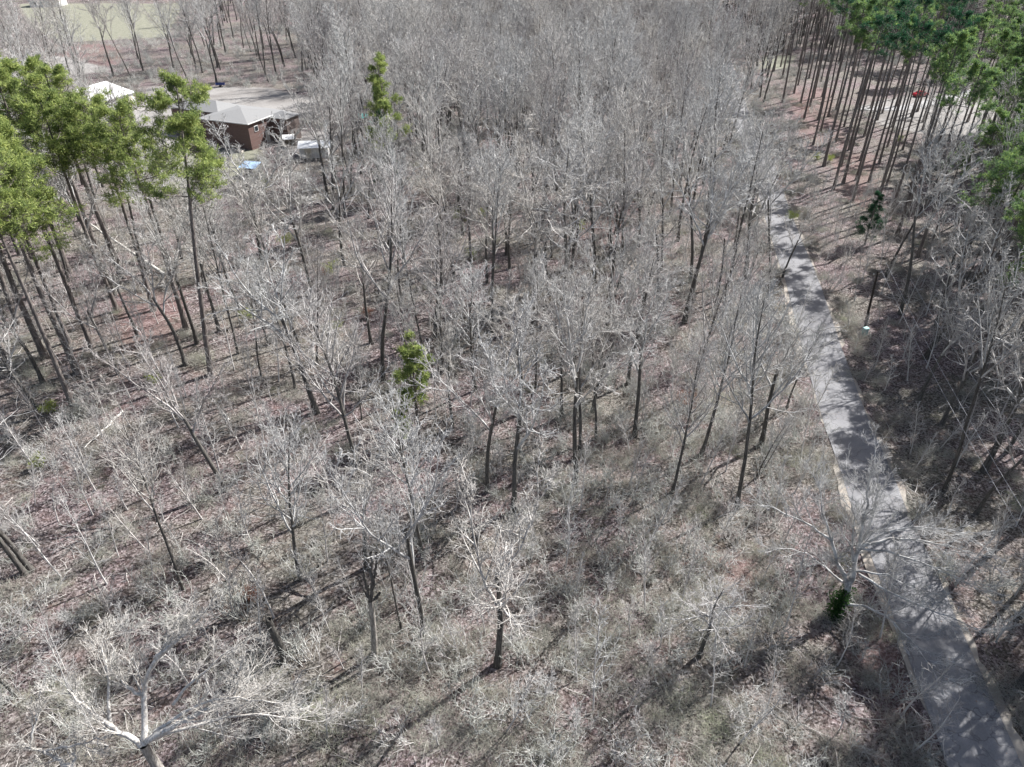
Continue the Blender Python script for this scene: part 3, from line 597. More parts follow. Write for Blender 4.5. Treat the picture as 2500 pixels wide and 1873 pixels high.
# hand-placed pines (image points of the trunk feet in a 2212-wide picture)
pine((168, 806), 26, 'y1', 'thick-trunked pine of the left group, its foot on bare leaf litter', wide=1.15)
pine((157, 876), 25, 'y2', 'thin pale-trunked pine standing nearest in the left group', wide=0.95)
pine((197, 748), 26, 'y3', 'straight pine just behind the thick-trunked pine at left', wide=1.05)
pine((98, 773), 25.5, 'y1', 'pine at the left edge with broad yellow-green crown', seed=3, wide=1.2)
pine((149, 740), 26, 'y3', 'thin pine between the thick-trunked pine and the left edge', seed=4)
pine((40, 700), 26, 'y2', 'pine farthest left, its crown cut by the picture edge', seed=5, wide=1.2)
pine((20, 790), 24, 'y1', 'pine hugging the left edge beside the leafless shrubs', seed=15, wide=1.15)
pine((333, 671), 26, 'y2', 'dark-trunked pine left of the lone tall pine', seed=6, wide=1.05)
pine((253, 672), 26, 'y2', 'pine with crown below the white metal roof', seed=7, wide=1.0)
pine((262, 600), 27, 'y1', 'pine with wide crown in front of the white metal roof', seed=8, wide=1.2)
pine((150, 590), 28, 'y2', 'pine with flat crown at the upper left of the green group', seed=9, wide=1.2)
pine((70, 560), 28, 'g1', 'darker green pine at the upper left edge', seed=10, wide=1.2)
pine((215, 560), 27, 'y1', 'pine whose crown touches the left end of the metal roof', seed=11, wide=1.1)
pine((456, 809), 30.5, 'iso', 'tall lone pine with layered crown left of the brick house', seed=12, h0=26, wide=0.95, lean=(R(6.3), 0))
pine((402, 711), 26.5, 'y1', 'pine just behind the tall lone pine, trunk slanting left', seed=22, wide=0.95)
pine((850, 488), 25, 'mid', 'bright green pine standing alone in the grey upper wood', seed=13, wide=1.05)
pine((838, 440), 20, 'd1', 'dark green conifer touching the bright lone pine', seed=14, wide=0.45, h0=10)
pine((908, 958), 11.5, 'small', 'small bright green pine in the middle of the wood', seed=16, h0=12, wide=1.25)
pine((872, 992), 6.2, 'small', 'shortest green pine, beside the small bright one', seed=17, h0=12, wide=1.1)
pine((1867, 530), 8.5, 'd1', 'low dark conifer right of the road', seed=18, h0=10, wide=1.0)
pine((2000, 560), 17, 'g3', 'pale green pine with ragged crown right of the low dark conifer', seed=19, wide=0.8)
Z3 = [(760, 470), (830, 560), (925, 640), (1035, 700), (1130, 760), (1160, 900), (1230, 960), (1280, 1090), (1180, 1210), (1340, 1180), (1410, 1290), (1500, 1290), (870, 620), (975, 720), (1080, 660), (1150, 580), (1330, 720), (1440, 640), (1530, 700), (800, 330), (860, 400), (920, 470), (945, 870), (1010, 995), (1065, 1140), (1125, 1100), (1315, 1250), (1445, 1415), (1385, 1110), (890, 715), (710, 430), (750, 400), (855, 510), (675, 350), (615, 330), (945, 590), (1000, 580), (1060, 580), (990, 790),
      (1110, 1000), (1080, 850), (1340, 980), (1200, 1080), (1570, 1540), (1220, 650), (1290, 650), (515, 100), (545, 130), (570, 170), (650, 120), (490, 80), (1250, 820), (1480, 900), (1420, 760), (1520, 1150), (1650, 980), (1600, 780), (1750, 850), (1390, 880), (1170, 760)]
ORD = ['nearest', 'second-nearest', 'third-nearest', 'fourth-nearest', 'fifth-nearest', 'sixth-nearest', 'seventh-nearest', 'eighth-nearest', 'ninth-nearest', 'tenth-nearest'] + [f'{w_}-nearest' for w_ in
       (lambda t: t+[f'{a}-{b}' for a in ('thirty', 'forty', 'fifty', 'sixty', 'seventy') for b in ('fourth fifth sixth seventh eighth ninth'.split() if a == 'thirty' else 'first second third fourth fifth sixth seventh eighth ninth'.split())])('eleventh twelfth thirteenth fourteenth fifteenth sixteenth seventeenth eighteenth nineteenth twentieth twenty-first twenty-second twenty-third twenty-fourth twenty-fifth twenty-sixth twenty-seventh twenty-eighth twenty-ninth thirtieth thirty-first thirty-second thirty-third'.split())]
STAND = []
for i, (a, b_) in enumerate(Z3):
    sx, sy = 1600+a/2.4544, b_/2.4544; p = G(sx, sy); r_ = random.Random(i)
    o = put('pine_tree', PINE[['thin1', 'thin2', 'thin1', 'g3'][i % 4]], ('trunk', 'branches', 'needles'), p, r_.uniform(27, 31), 24, None, 'pine', GP, None, (0, 0), r_.uniform(0.8, 1.05), i)
    STAND.append((o, sx, sy))

# hand-placed bare trees
bare((487, 1060), 16.8, 'fork_a', 'leafless tree leaning left above the open litter, crown spread wide', lean=(R(-7), 0), wide=1.1, rz=0.4)
bare((684, 892), 18.5, 'fork_c', 'big fork-crowned bare tree with dark trunk left of centre', lean=(R(-4), 0), wide=1.2, rz=1.2)
bare((650, 1252), 15.5, 'narrow_c', 'bare tree with dark trunk below the big fork-crowned one', wide=1.0)
bare((396, 1272), 16, 'narrow_b', 'bare tree with rough pale trunk in the lower left', wide=0.9, lean=(R(-2), 0))
bare((915, 1372), 21.5, 'fork_b', 'tall bare tree with dark trunk right of the broken snag', wide=0.75)
bare((1075, 1436), 19, 'fork_b', 'large pale spreading bare tree at the bottom centre', wide=1.1, rz=2.2)
bare((868, 1364), 12.5, 'narrow_b', 'thin bare tree between the snag and the tall dark-trunked tree', wide=0.8)
bare((1511, 1418), 8.6, 'wide_a', 'small crooked pale tree alone in the brush left of the road', wide=1.35)
bare((68, 1232), 20, 'narrow_c', 'right one of two thick pale trunks rising at the left edge', lean=(R(-3), 0))
bare((55, 1240), 20, 'narrow_a', 'left one of two thick pale trunks rising at the left edge', lean=(R(-4), 0))
bare((36, 1503), 13, 'fork_a', 'bare tree leaning left at the lower left edge', lean=(R(-9), 0))
bare((256, 808), 15.5, 'fork_b', 'dark-stemmed bare tree right of the thick-trunked pine', lean=(R(-3), 0), wide=0.9)
bare((82, 884), 12, 'wide_a', 'pale many-branched bare tree nearest the left pines', lean=(R(-8), 0), wide=1.1)
bare((744, 573), 19, 'fork_a', 'bare tree with dark trunk, foot on the pink leaf litter', wide=1.0)
bare((681, 664), 20, 'fork_c', 'pale crowned bare tree in front of the white-roofed shed', wide=1.0)
bare((1247, 440), 21, 'narrow_b', 'bare tree with straight black trunk beside the red leaf patch', wide=0.9)
bare((1005, 327), 22, 'narrow_c', 'tall pale bare tree behind the arching branch')
bare((1094, 551), 19, 'fork_a', 'bare tree with thick dark foot at upper centre')
bare((870, 407), 18, 'narrow_a', 'bare tree leaning away just right of the bright lone pine', lean=(R(-3), 0))
bare((1170, 520), 20, 'fork_b', 'pale many-stemmed bare tree left of the red leaf patch')
bare((755, 945), 12.5, 'narrow_b', 'black-stemmed bare tree left of the small bright pine', wide=0.8)
bare((782, 906), 11.5, 'narrow_a', 'thin black-stemmed tree just left of the small bright pine', wide=0.7)
bare((978, 924), 14.5, 'fork_a', 'bare tree just right of the small bright pine', wide=0.9)
bare((1288, 949), 15, 'narrow_c', 'bare tree with straight dark stem at right of centre', wide=0.9)
bare((1371, 942), 15.5, 'fork_c', 'wide pale bare tree at right of centre', wide=1.1)
bare((1127, 895), 15, 'wide_b', 'pale arching bare tree in the dead centre of the wood', wide=1.05, lean=(R(-3), 0))
bare((1157, 848), 15, 'narrow_b', 'dark-trunked bare tree just behind the arching central tree', wide=0.9)
bare((1357, 830), 15.5, 'wide_a', 'white-limbed bare tree behind the wide pale one', wide=1.0)
bare((1985, 864), 16.5, 'fork_b', 'dark leaning bare tree on the shaded right bank', lean=(R(4), 0), wide=1.0)
bare((1645, 1022), 8.5, 'narrow_b', 'dark-stemmed tree leaning right toward the road', lean=(R(11), 0), wide=0.6)
bare((1632, 1034), 7.5, 'narrow_a', 'thin dark tree leaning right, beside the stouter leaning one', lean=(R(8), 0), wide=0.9)
bare((1690, 600), 11, 'fork_a', 'pale bare tree overhanging the middle of the road', lean=(R(5), 0), wide=1.1)
bare((1700, 880), 9.5, 'narrow_c', 'pale bare tree on the left verge at the road bend', lean=(R(3), 0), wide=1.1)
bare((2205, 1480), 17, 'wide_b', 'bare tree on the bank at the lower right edge', wide=1.0)

# custom trees built limb by limb ---------------------------------------
def limbtree(name, base, limbs, label, cat, group, mat, seed, K=(7, 6, 5, 4), L1=0.45, parts=('trunk', 'crown'), tm=None, tw=0.0085, r0trunk=None):
    """limbs: list of (points world, r_start, r_end); first is the trunk"""
    base = np.array(base); g = Grow(seed); e = empty(name, base); tag(e, label, cat, group); OCC.append((base[0], base[1]))
    def rs(P, n_=12):
        P = np.array(P, float); t = np.concatenate([[0], np.cumsum(np.linalg.norm(np.diff(P, axis=0), axis=1))]); u = np.linspace(0, t[-1], n_)
        Q = np.stack([np.interp(u, t, P[:, k]) for k in range(3)], 1)
        for _ in range(2): Q[1:-1] = (Q[:-2]+2*Q[1:-1]+Q[2:])/4
        return Q, t[-1]
    tq, tl = rs(limbs[0][0]); tq = tq-base
    child(parts[0], tubes(parts[0], [(tq[None], np.linspace(limbs[0][1], limbs[0][2], 12)[None], 11, 0)], [tm or mat]), e)
    if len(limbs) > 1:
        Ps = []; Rs = []; Ls = []
        for pts, ra, rb in limbs[1:]:
            q, l = rs(pts); q = q-base; q[1:-1] += g.r.normal(0, 0.05, (10, 3)); Ps.append(q); Rs.append(np.linspace(ra, rb, 12)); Ls.append(l)
        A = np.array(Ps); a = np.array(Rs); aL = np.array(Ls); gr = [(A, a, 7, 0)]
        if K[0]:
            B, b_, bL = g.spawn(A, a, aL, K[0], 0.18, 1.0, (14, 45), (L1*0.6, L1*1.3), 10, 0.05, 0.06, 0.42, 0.013, 0.45); gr.append((B, b_, 5, 0))
            D_, d_, dL = g.spawn(B, b_, bL, K[1], 0.15, 1.0, (14, 48), (0.3, 0.7), 6, 0.05, 0.08, 0.55, 0.009, 0.4); gr.append((D_, d_, 3, 0))
            E_, e_, eL = g.spawn(D_, d_, dL, K[2], 0.1, 1.0, (16, 48), (0.35, 0.75), 4, 0.05, 0.10, 0.65, tw*0.8, 0.3); gr.append((E_, e_, 3, 0))
            F_, f_, fL = g.spawn(E_, e_, eL, K[3], 0.1, 1.0, (20, 50), (0.4, 0.8), 3, 0.05, 0.12, 0.8, tw*0.65, 0.3); gr.append((F_, f_, 3, 0))
        child(parts[1], tubes(parts[1], gr, [mat]), e)
    return e
def z7(x, y): return x/2.4544, 1198+y/2.4544
def z8(x, y): return 800+x/2.4544, 1198+y/2.4544
def z9(x, y): return 1600+x/2.4544, 1198+y/2.4544
def pz(f_, lst): return [at_z(*f_(x, y), z) for x, y, z in lst]
cr = at_z(*z7(860, 1525), 6.2); bs = np.array([cr[0]+0.2, cr[1]+0.1, gz0(cr[0], cr[1])])
limbtree('sycamore_tree', bs, [([bs-np.array([0, 0, 0.3]), (bs+cr)/2, cr], 0.34, 0.24),
    (pz(z7, [(860, 1525, 6.2), (880, 1420, 7.0), (855, 1250, 8.0), (868, 1110, 9.2), (930, 1000, 10.2), (1080, 890, 11.2), (1260, 690, 12.4)]), 0.20, 0.03),
    (pz(z7, [(880, 1500, 6.4), (980, 1440, 6.9), (1170, 1335, 7.6), (1340, 1270, 8.3), (1440, 1250, 8.8), (1640, 1170, 9.8)]), 0.21, 0.03),
    (pz(z7, [(930, 1440, 6.7), (1080, 1340, 7.6), (1250, 1245, 8.6), (1400, 1240, 9.0), (1560, 1260, 9.6), (1700, 1275, 10.2)]), 0.12, 0.02),
    (pz(z7, [(900, 1500, 6.2), (1100, 1420, 6.6), (1300, 1370, 7.0), (1480, 1335, 7.2), (1600, 1340, 7.4), (1760, 1375, 7.4), (1885, 1385, 7.4)]), 0.11, 0.02),
    (pz(z7, [(850, 1530, 6.2), (760, 1480, 6.8), (660, 1400, 7.6), (560, 1320, 8.4), (450, 1250, 9.2), (400, 1190, 10)]), 0.18, 0.04),
    (pz(z7, [(665, 1400, 7.5), (640, 1300, 8.2), (650, 1200, 8.8), (675, 1090, 9.4), (610, 990, 9.9), (580, 910, 10.3), (640, 880, 10.6), (780, 850, 11)]), 0.10, 0.02),
    (pz(z7, [(850, 1225, 8.1), (780, 1180, 8.7), (690, 1110, 9.4), (655, 1060, 9.8)]), 0.11, 0.03),
    (pz(z7, [(1040, 1280, 7.8), (1110, 1180, 8.8), (1180, 1120, 9.3), (1300, 1010, 10.2), (1420, 930, 10.8), (1540, 865, 11.4)]), 0.10, 0.02),
    (pz(z7, [(1420, 1250, 8.8), (1410, 1190, 9.4), (1440, 1080, 10.2), (1470, 960, 11)]), 0.06, 0.02),
    (pz(z7, [(930, 1000, 10.2), (1000, 940, 10.8), (1170, 815, 11.8)]), 0.10, 0.03),
    (pz(z7, [(1210, 1310, 7.9), (1190, 1230, 8.6), (1180, 1120, 9.4)]), 0.06, 0.02)],
    'big white-limbed tree sprawling across the bottom left corner', 'tree', GB, M['sycamore'], 71, K=(8, 6, 5, 3), L1=0.40, tm=M['mottled'])
cr = at_z(*z7(440, 1660), 4.0); bs = np.array([cr[0]+0.3, cr[1]-0.3, gz0(cr[0], cr[1])])
limbtree('sycamore_tree', bs, [([bs-np.array([0, 0, 0.3]), (bs+cr)/2, cr], 0.22, 0.18),
    (pz(z7, [(440, 1660, 4.0), (330, 1600, 4.8), (250, 1555, 5.4), (175, 1550, 5.9), (140, 1510, 6.3)]), 0.16, 0.04),
    (pz(z7, [(180, 1550, 5.9), (200, 1430, 6.8), (235, 1290, 7.6), (245, 1180, 8.4)]), 0.09, 0.02),
    (pz(z7, [(270, 1560, 5.2), (400, 1530, 5.6), (520, 1510, 6.0), (640, 1480, 6.4)]), 0.08, 0.02),
    (pz(z7, [(445, 1655, 4.0), (450, 1560, 5.0), (455, 1465, 6.0)]), 0.09, 0.05)],
    'smaller white-limbed tree in the extreme bottom left corner', 'tree', GB, M['sycamore'], 72, K=(8, 6, 5, 3), L1=0.45, tm=M['mottled'])
# spreading tree at the roadside
bs = G(*z9(1090, 765)); crt = at_z(*z9(1150, 600), 3.0)
limbtree('roadside_tree', bs, [([bs-np.array([0, 0, 0.3]), (bs+crt)/2+np.array([0.1, 0, 0]), crt], 0.30, 0.22),
    (pz(z9, [(1150, 600, 3.0), (1135, 500, 4.6), (1090, 440, 5.8), (1055, 300, 7.8)]), 0.17, 0.12),
    (pz(z9, [(1050, 295, 7.8), (980, 240, 8.6), (820, 160, 9.8), (700, 90, 10.8), (590, 80, 11.2)]), 0.09, 0.015),
    (pz(z9, [(1155, 600, 3.0), (1190, 430, 5.6), (1215, 350, 7.0), (1240, 220, 9.0), (1270, 60, 11.4), (1300, -130, 14)]), 0.20, 0.03),
    (pz(z9, [(1215, 350, 7.0), (1290, 210, 9.0), (1330, 40, 11.4), (1320, -200, 14.6)]), 0.12, 0.02),
    (pz(z9, [(1220, 355, 6.9), (1310, 310, 7.6), (1430, 285, 8.2), (1580, 290, 8.6), (1750, 320, 8.8), (1880, 365, 8.8), (1980, 400, 8.6)]), 0.13, 0.015),
    (pz(z9, [(1225, 340, 7.1), (1320, 270, 8.2), (1450, 235, 9.2), (1650, 205, 10), (1800, 245, 10), (1940, 280, 10)]), 0.12, 0.015),
    (pz(z9, [(1220, 500, 4.8), (1300, 560, 4.9), (1480, 640, 4.9), (1700, 740, 4.6), (1850, 790, 4.4), (1970, 850, 4.0)]), 0.10, 0.012),
    (pz(z9, [(1200, 480, 5.0), (1350, 500, 5.6), (1500, 550, 5.8), (1620, 610, 5.6), (1730, 630, 5.6)]), 0.09, 0.012),
    (pz(z9, [(1140, 680, 1.8), (1220, 675, 2.4), (1350, 725, 2.8), (1450, 810, 2.8), (1560, 940, 2.6), (1640, 1040, 2.5), (1720, 1110, 2.4)]), 0.10, 0.012),
    (pz(z9, [(1240, 350, 7.0), (1400, 370, 7.4), (1550, 400, 7.6), (1700, 490, 7.2), (1850, 540, 7), (1990, 590, 6.6)]), 0.09, 0.012),
    (pz(z9, [(1140, 560, 3.6), (1040, 480, 4.6), (960, 420, 5.4), (850, 340, 6.2), (670, 350, 6.4)]), 0.08, 0.015),
    (pz(z9, [(1060, 320, 7.4), (1010, 150, 9.8), (990, 0, 11.6), (960, -120, 13)]), 0.08, 0.015),
    (pz(z9, [(1150, 580, 3.4), (1200, 540, 4.0), (1180, 400, 6.2), (1190, 150, 9.8), (1180, 40, 11)]), 0.13, 0.02)],
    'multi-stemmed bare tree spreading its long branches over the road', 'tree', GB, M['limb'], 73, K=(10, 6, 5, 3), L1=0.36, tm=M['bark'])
rt = bpy.context.scene.collection.objects[-2] if False else None
g9 = np.random.default_rng(9); ivp = []
for k in range(260):
    t = g9.uniform(0, 1); c_ = bs*(1-t)+crt*t; ivp.append(c_+np.array([-0.3*(1-t)-0.1, 0, 0])+g9.normal(0, 0.2, 3)*np.array([1, 1, 1.6]))
iv = child('ivy', tufts(g9, np.array(ivp), 7, 0.16, 0.07, M['ivy'], 'ivy'), None); tag(iv, 'dark ivy climbing the foot of the roadside tree', 'ivy')
# snag with Y head
bs = G(*z8(280, 990)); Y = bs[1]
def py(f_, lst): return [at_y(*f_(x, y), Y+d) for x, y, d in lst]
limbtree('dead_snag', bs, [([bs]+py(z8, [(278, 860, 0), (264, 720, 0), (256, 660, 0)]), 0.24, 0.17),
    (py(z8, [(256, 665, 0), (235, 590, 0.1), (215, 487, 0.2)]), 0.13, 0.09), (py(z8, [(258, 660, 0), (268, 560, -0.1), (262, 470, 0), (258, 372, 0)]), 0.14, 0.09),
    (py(z8, [(262, 650, 0), (300, 640, 0), (314, 612, 0)]), 0.11, 0.08), (py(z8, [(266, 570, 0), (286, 520, 0), (292, 372, 0)]), 0.10, 0.07),
    (py(z8, [(250, 650, 0), (215, 600, 0.2), (185, 545, 0.3)]), 0.08, 0.05)],
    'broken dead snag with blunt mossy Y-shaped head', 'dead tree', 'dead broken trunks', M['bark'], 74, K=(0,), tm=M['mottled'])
bs = G(*z7(1712, 1015)); Y = bs[1]
limbtree('broken_trunk', bs, [([bs]+py(z7, [(1680, 930, 0), (1640, 850, 0), (1605, 775, 0)]), 0.30, 0.24), (py(z7, [(1640, 850, 0.1), (1628, 800, 0.1), (1625, 765, 0.1)]), 0.10, 0.03), (py(z7, [(1610, 790, -0.1), (1595, 760, -0.1), (1590, 735, 0)]), 0.08, 0.02)],
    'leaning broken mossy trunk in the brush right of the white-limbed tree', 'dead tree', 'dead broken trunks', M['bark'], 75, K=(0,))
# fallen logs
def log(a, b_, za, zb, r, label, seed):
    A_ = G(*a)+np.array([0, 0, za]); B_ = at_z(*b_, zb+gz0(0, 100)); g_ = Grow(seed)
    e = empty('fallen_log', A_); tag(e, label, 'fallen log', 'fallen trunks on the forest floor')
    P = np.linspace(0, 1, 12)[:, None]*(B_-A_)[None]; P[1:-1] += g_.r.normal(0, 0.04, (10, 3))
    Rr = np.linspace(r, r*0.45, 12)[None]; child('trunk', tubes('trunk', [(P[None], Rr, 9, 0)], [M['sycamore']]), e)
    B, b2, bL = g_.spawn(P[None], Rr, np.array([np.linalg.norm(B_-A_)]), 7, 0.45, 1, (30, 60), (0.08, 0.2), 6, 0.0, 0.15, 0.4, 0.015, 0.3); 
    child('branches', tubes('branches', [(B, b2, 4, 0)], [M['sycamore']]), e)
log((403, 675), (222, 548), 0.25, 2.6, 0.26, 'long pale fallen trunk propped behind the left pines', 1)
log((1170, 610), (1128, 640), 0.2, 0.5, 0.16, 'short pale log by the thick dark-footed tree', 2)
log((300, 1900*0.53), (205, 1095), 0.15, 0.4, 0.12, 'thin dark log under the leafless shrubs at left', 3)
log((560, 1030), (540, 1000), 0.15, 0.3, 0.14, 'short dark log right of the left-leaning tree', 4)
log((1437, 980), (1400, 1000), 0.15, 0.3, 0.10, 'thin pale log on the litter at right of centre', 5)

# ------------------------------------------------------------------ scattered wood
rng = np.random.default_rng(77)
def inview(x, y, z, mx, my):
    sx, sy = project(x, y, z); return (sx > -mx) & (sx < 2500+mx) & (sy > -my) & (sy < 1873+my)
def gauss(dx, dy, cx, cy, wx, wy): return np.exp(-((dx-cx)/wx)**2-((dy-cy)/wy)**2)
def density(x, y):
    sx, sy = project(x, y, terrain(x, y)); dx, dy = sx/1.1302, sy/1.1302
    d = np.full(x.shape, 0.58)
    d += 0.15*gauss(dx, dy, 1200, 350, 500, 260)
    d = np.where((dy > 1130+0.12*(1600-dx)*(dx < 1600)) & (dx > 1120) & (dx < 1950), 0.0, d); d = np.where((dy > 1330) & (dx > 300) & (dx < 1950), 0.0, d); d = np.where((dy > 1130) & (dx < 560), 0.0, d); d = np.where((dy > 830) & (dx < 620), d*0.5, d); d = np.where((dx > 1660+0.2*np.clip(dy-300, 0, 999)) & (dy < 560) & (dy > 120), d*0.18, d); d = np.where((dx > 1780) & (dy >= 560), d*0.6, d); d = d-0.5*gauss(dx, dy, 1640, 420, 70, 180)-0.45*gauss(dx, dy, 1700, 620, 60, 120); d -= 0.7*gauss(dx, dy, 1400, 1400, 420, 260)+0.75*gauss(dx, dy, 700, 1620, 520, 240)+0.4*gauss(dx, dy, 1830, 1000, 80, 500)
    d -= 0.45*gauss(dx, dy, 330, 1050, 380, 260)+0.42*gauss(dx, dy, 440, 560, 320, 170)+0.42*(dx < 720)*(dy < 210)+0.2*gauss(dx, dy, 800, 800, 300, 200)
    d -= 0.6*gauss(dx, dy, 520, 440, 150, 90)+0.9*gauss(dx, dy, 500, 300, 170, 75)+0.9*gauss(dx, dy, 230, 250, 160, 45)+0.7*gauss(dx, dy, 240, 60, 170, 50)+0.5*gauss(dx, dy, 700, 330, 90, 80)
    d -= 0.45*gauss(dx, dy, 1800, 360, 130, 130)+0.8*gauss(dx, dy, 2080, 240, 170, 50)
    d -= 0.2*gauss(dx, dy, 1880, 760, 110, 130)
    rdist = road_dist(x, y); d = np.where(rdist < 4.2, 0, d)
    dd = np.min(np.hypot(x[:, None]-dv[None, 10:, 0], y[:, None]-dv[None, 10:, 1]), axis=1); d = np.where(dd < 3.5, 0, d)
    for p in LAWN+GRAV: d = np.where(polyfield(x, y, p, 4) > 0.6, 0.0, d)
    # keep buildings clear
    for bx, by, br in ((-62, 166, 13), (-74, 172, 10), (-106, 188, 15), (-72, 314, 14), (-41, 152, 6), (-51, 138, 3)):
        d = np.where(np.hypot(x-bx, y-by) < br, 0, d)
    return np.clip(d, 0, 1)
def poisson(n_, rmin, dens, x0, x1, y0, y1, occ=()):
    X = rng.uniform(x0, x1, n_); Y = rng.uniform(y0, y1, n_)
    k = np.abs(X) < 0.9*(Y*math.cos(PITCH)+CH*math.sin(PITCH))*1250/FPX*1.0+22; X, Y = X[k], Y[k]
    ok = rng.uniform(0, 1, len(X)) < dens(X, Y); X, Y = X[ok], Y[ok]
    cell = {}; out = []
    for ox, oy in occ: cell.setdefault((int(ox//rmin), int(oy//rmin)), []).append((ox, oy))
    for x, y in zip(X, Y):
        ci, cj = int(x//rmin), int(y//rmin)
        if all((x-a)**2+(y-b_)**2 >= rmin*rmin for i in (-1, 0, 1) for j in (-1, 0, 1) for a, b_ in cell.get((ci+i, cj+j), ())):
            cell.setdefault((ci, cj), []).append((x, y)); out.append((x, y))
    return np.array(out)
T = poisson(22000, 3.3, density, -330, 330, 12, 520, OCC)
pvis = inview(T[:, 0], T[:, 1], terrain(T[:, 0], T[:, 1]), 250, 250) | inview(T[:, 0], T[:, 1], terrain(T[:, 0], T[:, 1])+17, 250, 250)
# trees just right of the frame throw shade into it
T = T[pvis]
hts = rng.uniform(13.5, 23, len(T)); sxb, syb = project(T[:, 0], T[:, 1], terrain(T[:, 0], T[:, 1]))
low = gauss(sxb/1.13, syb/1.13, 1400, 1380, 420, 230)+gauss(sxb/1.13, syb/1.13, 330, 1100, 380, 330); hts = hts*(1-0.4*np.clip(low, 0, 1))+np.clip((T[:, 1]-90)/120, 0, 1)*3.5
sxt, syt = project(T[:, 0], T[:, 1], hts)
size = (syb-syt); infr = ((sxb > 0) & (sxb < 2500) & (syb > 0) & (syb < 1873)) | ((sxt > 0) & (sxt < 2500) & (syt > 0) & (syt < 1873))
handbare = sum(1 for o in C.objects if o.name.split('.')[0] in ('bare_tree', 'sycamore_tree', 'roadside_tree'))
order = np.argsort(-size*infr); NI = 300-handbare
ind = order[:NI]; ind = ind[infr[ind]]; rest = np.setdiff1d(np.arange(len(T)), ind)
LM = [((168*1.13, 806*1.13), 'the thick-trunked left pine'), ((456*1.13, 809*1.13), 'the tall lone pine'), ((960, 552), 'the bright lone pine'), ((1009, 1090), 'the small bright pine'), ((2110, 600), 'the low dark conifer'),
      ((2110, 803), 'the dark utility pole'), ((616, 367), 'the brick house'), ((607, 432), 'the blue-roofed coop'), ((775, 388), 'the white-roofed shed'), ((335, 262), 'the white metal building'), ((915, 1597), 'the broken snag'), ((697, 1612), 'the leaning broken trunk'),
      ((2044, 1508), 'the spreading roadside tree'), ((350, 1817), 'the big white-limbed tree'), ((1215, 1622), 'the pale spreading bottom-centre tree'), ((1708, 1602), 'the small crooked pale tree'), ((550, 1198), 'the left-leaning tree'), ((772, 1008), 'the big fork-crowned tree'),
      ((1409, 497), 'the straight black trunk'), ((403, 673), 'the propped fallen trunk'), ((1274, 1010), 'the arching central tree'), ((1842, 140), 'the transformer pole'), ((2246, 236), 'the red car'), ((890, 300), 'the teal play tower'), ((775, 70), 'the dark-roofed house'),
      ((2054, 1007), 'the middle of the road'), ((2200, 1361), 'the near stretch of road'), ((1864, 407), 'the far stretch of road'), ((2480, 1273), 'the right end of the power lines'), ((100, 1395), 'the twin pale trunks'), ((1860, 1160), 'the two stems leaning roadward'), ((1550, 1064), 'the wide pale tree'), ((538, 210), 'the small dark trailer'), ((1960, 283), 'the russet beech'), ((2100, 262), 'the driveway bend'), ((2500, 0), 'the top right corner'), ((1800, 0), 'the road at the top edge'), ((2150, 0), 'the top edge above the dark conifers'), ((2430, 330), 'the tall yellow-green shrub'), ((2260, 640), 'the pale ragged pine'), ((1200, 0), 'the top middle of the picture'), ((1500, 150), 'the dense upper wood'), ((640, 120), 'the wood above the gravel yard'), ((1400, 720), 'the wood at right of centre'), ((2480, 900), 'the right edge of the picture'), ((1136, 370), 'the tall pale upper tree'), ((2244, 976), 'the dark leaning bank tree')]
LP = np.array([a for a, _ in LM])
def relabel(objs, what, desc):
    """objs: (object, sx, sy, kindword)"""
    bins = {}
    for o, sx, sy, kw in objs:
        sx_, sy_ = min(max(sx, 0), 2500), min(max(sy, 0), 1873); d = np.hypot(LP[:, 0]-sx_, (LP[:, 1]-sy_)*1.0); k = int(np.argmin(d)); dx, dy = sx_-LP[k, 0], sy_-LP[k, 1]
        w_ = ('left of' if dx < 0 else 'right of') if abs(dx) > abs(dy) else ('behind' if dy < 0 else 'in front of')
        bins.setdefault((k, w_, kw), []).append((d[k], o))
    for (k, w_, kw), l in bins.items():
        l.sort(key=lambda t: t[0])
        for i, (_, o) in enumerate(l):
            o['label'] = (f'{kw} {what} {w_} {LM[k][1]}' if len(l) == 1 else f'{ORD[i]} {kw} {what} {w_} {LM[k][1]}')
keys = list(BARE); fill = []
for i in ind:
    x, y = T[i]; key = keys[rng.integers(0, len(keys))] if T[i, 1] < 110 else ['sparse_a', 'sparse_b', 'sparse_c', 'sparse_a', 'sparse_b', 'sparse_c', 'narrow_a', 'narrow_c', 'fork_a', 'fork_b'][rng.integers(0, 10)]
    o = put('bare_tree', BARE[key], ('trunk', 'crown'), (x, y, gz0(x, y)), hts[i], 20, None, 'tree', GB, None, (R(rng.normal(0, 2.6)), R(rng.normal(0, 2.6))), rng.uniform(0.85, 1.2), int(i))
    fill.append((o, sxb[i], syb[i], ('tall ' if hts[i] > 17.5 else 'short ' if hts[i] < 14 else '')+WORD[key.split('_')[0]]))
relabel(fill, 'bare tree', '')
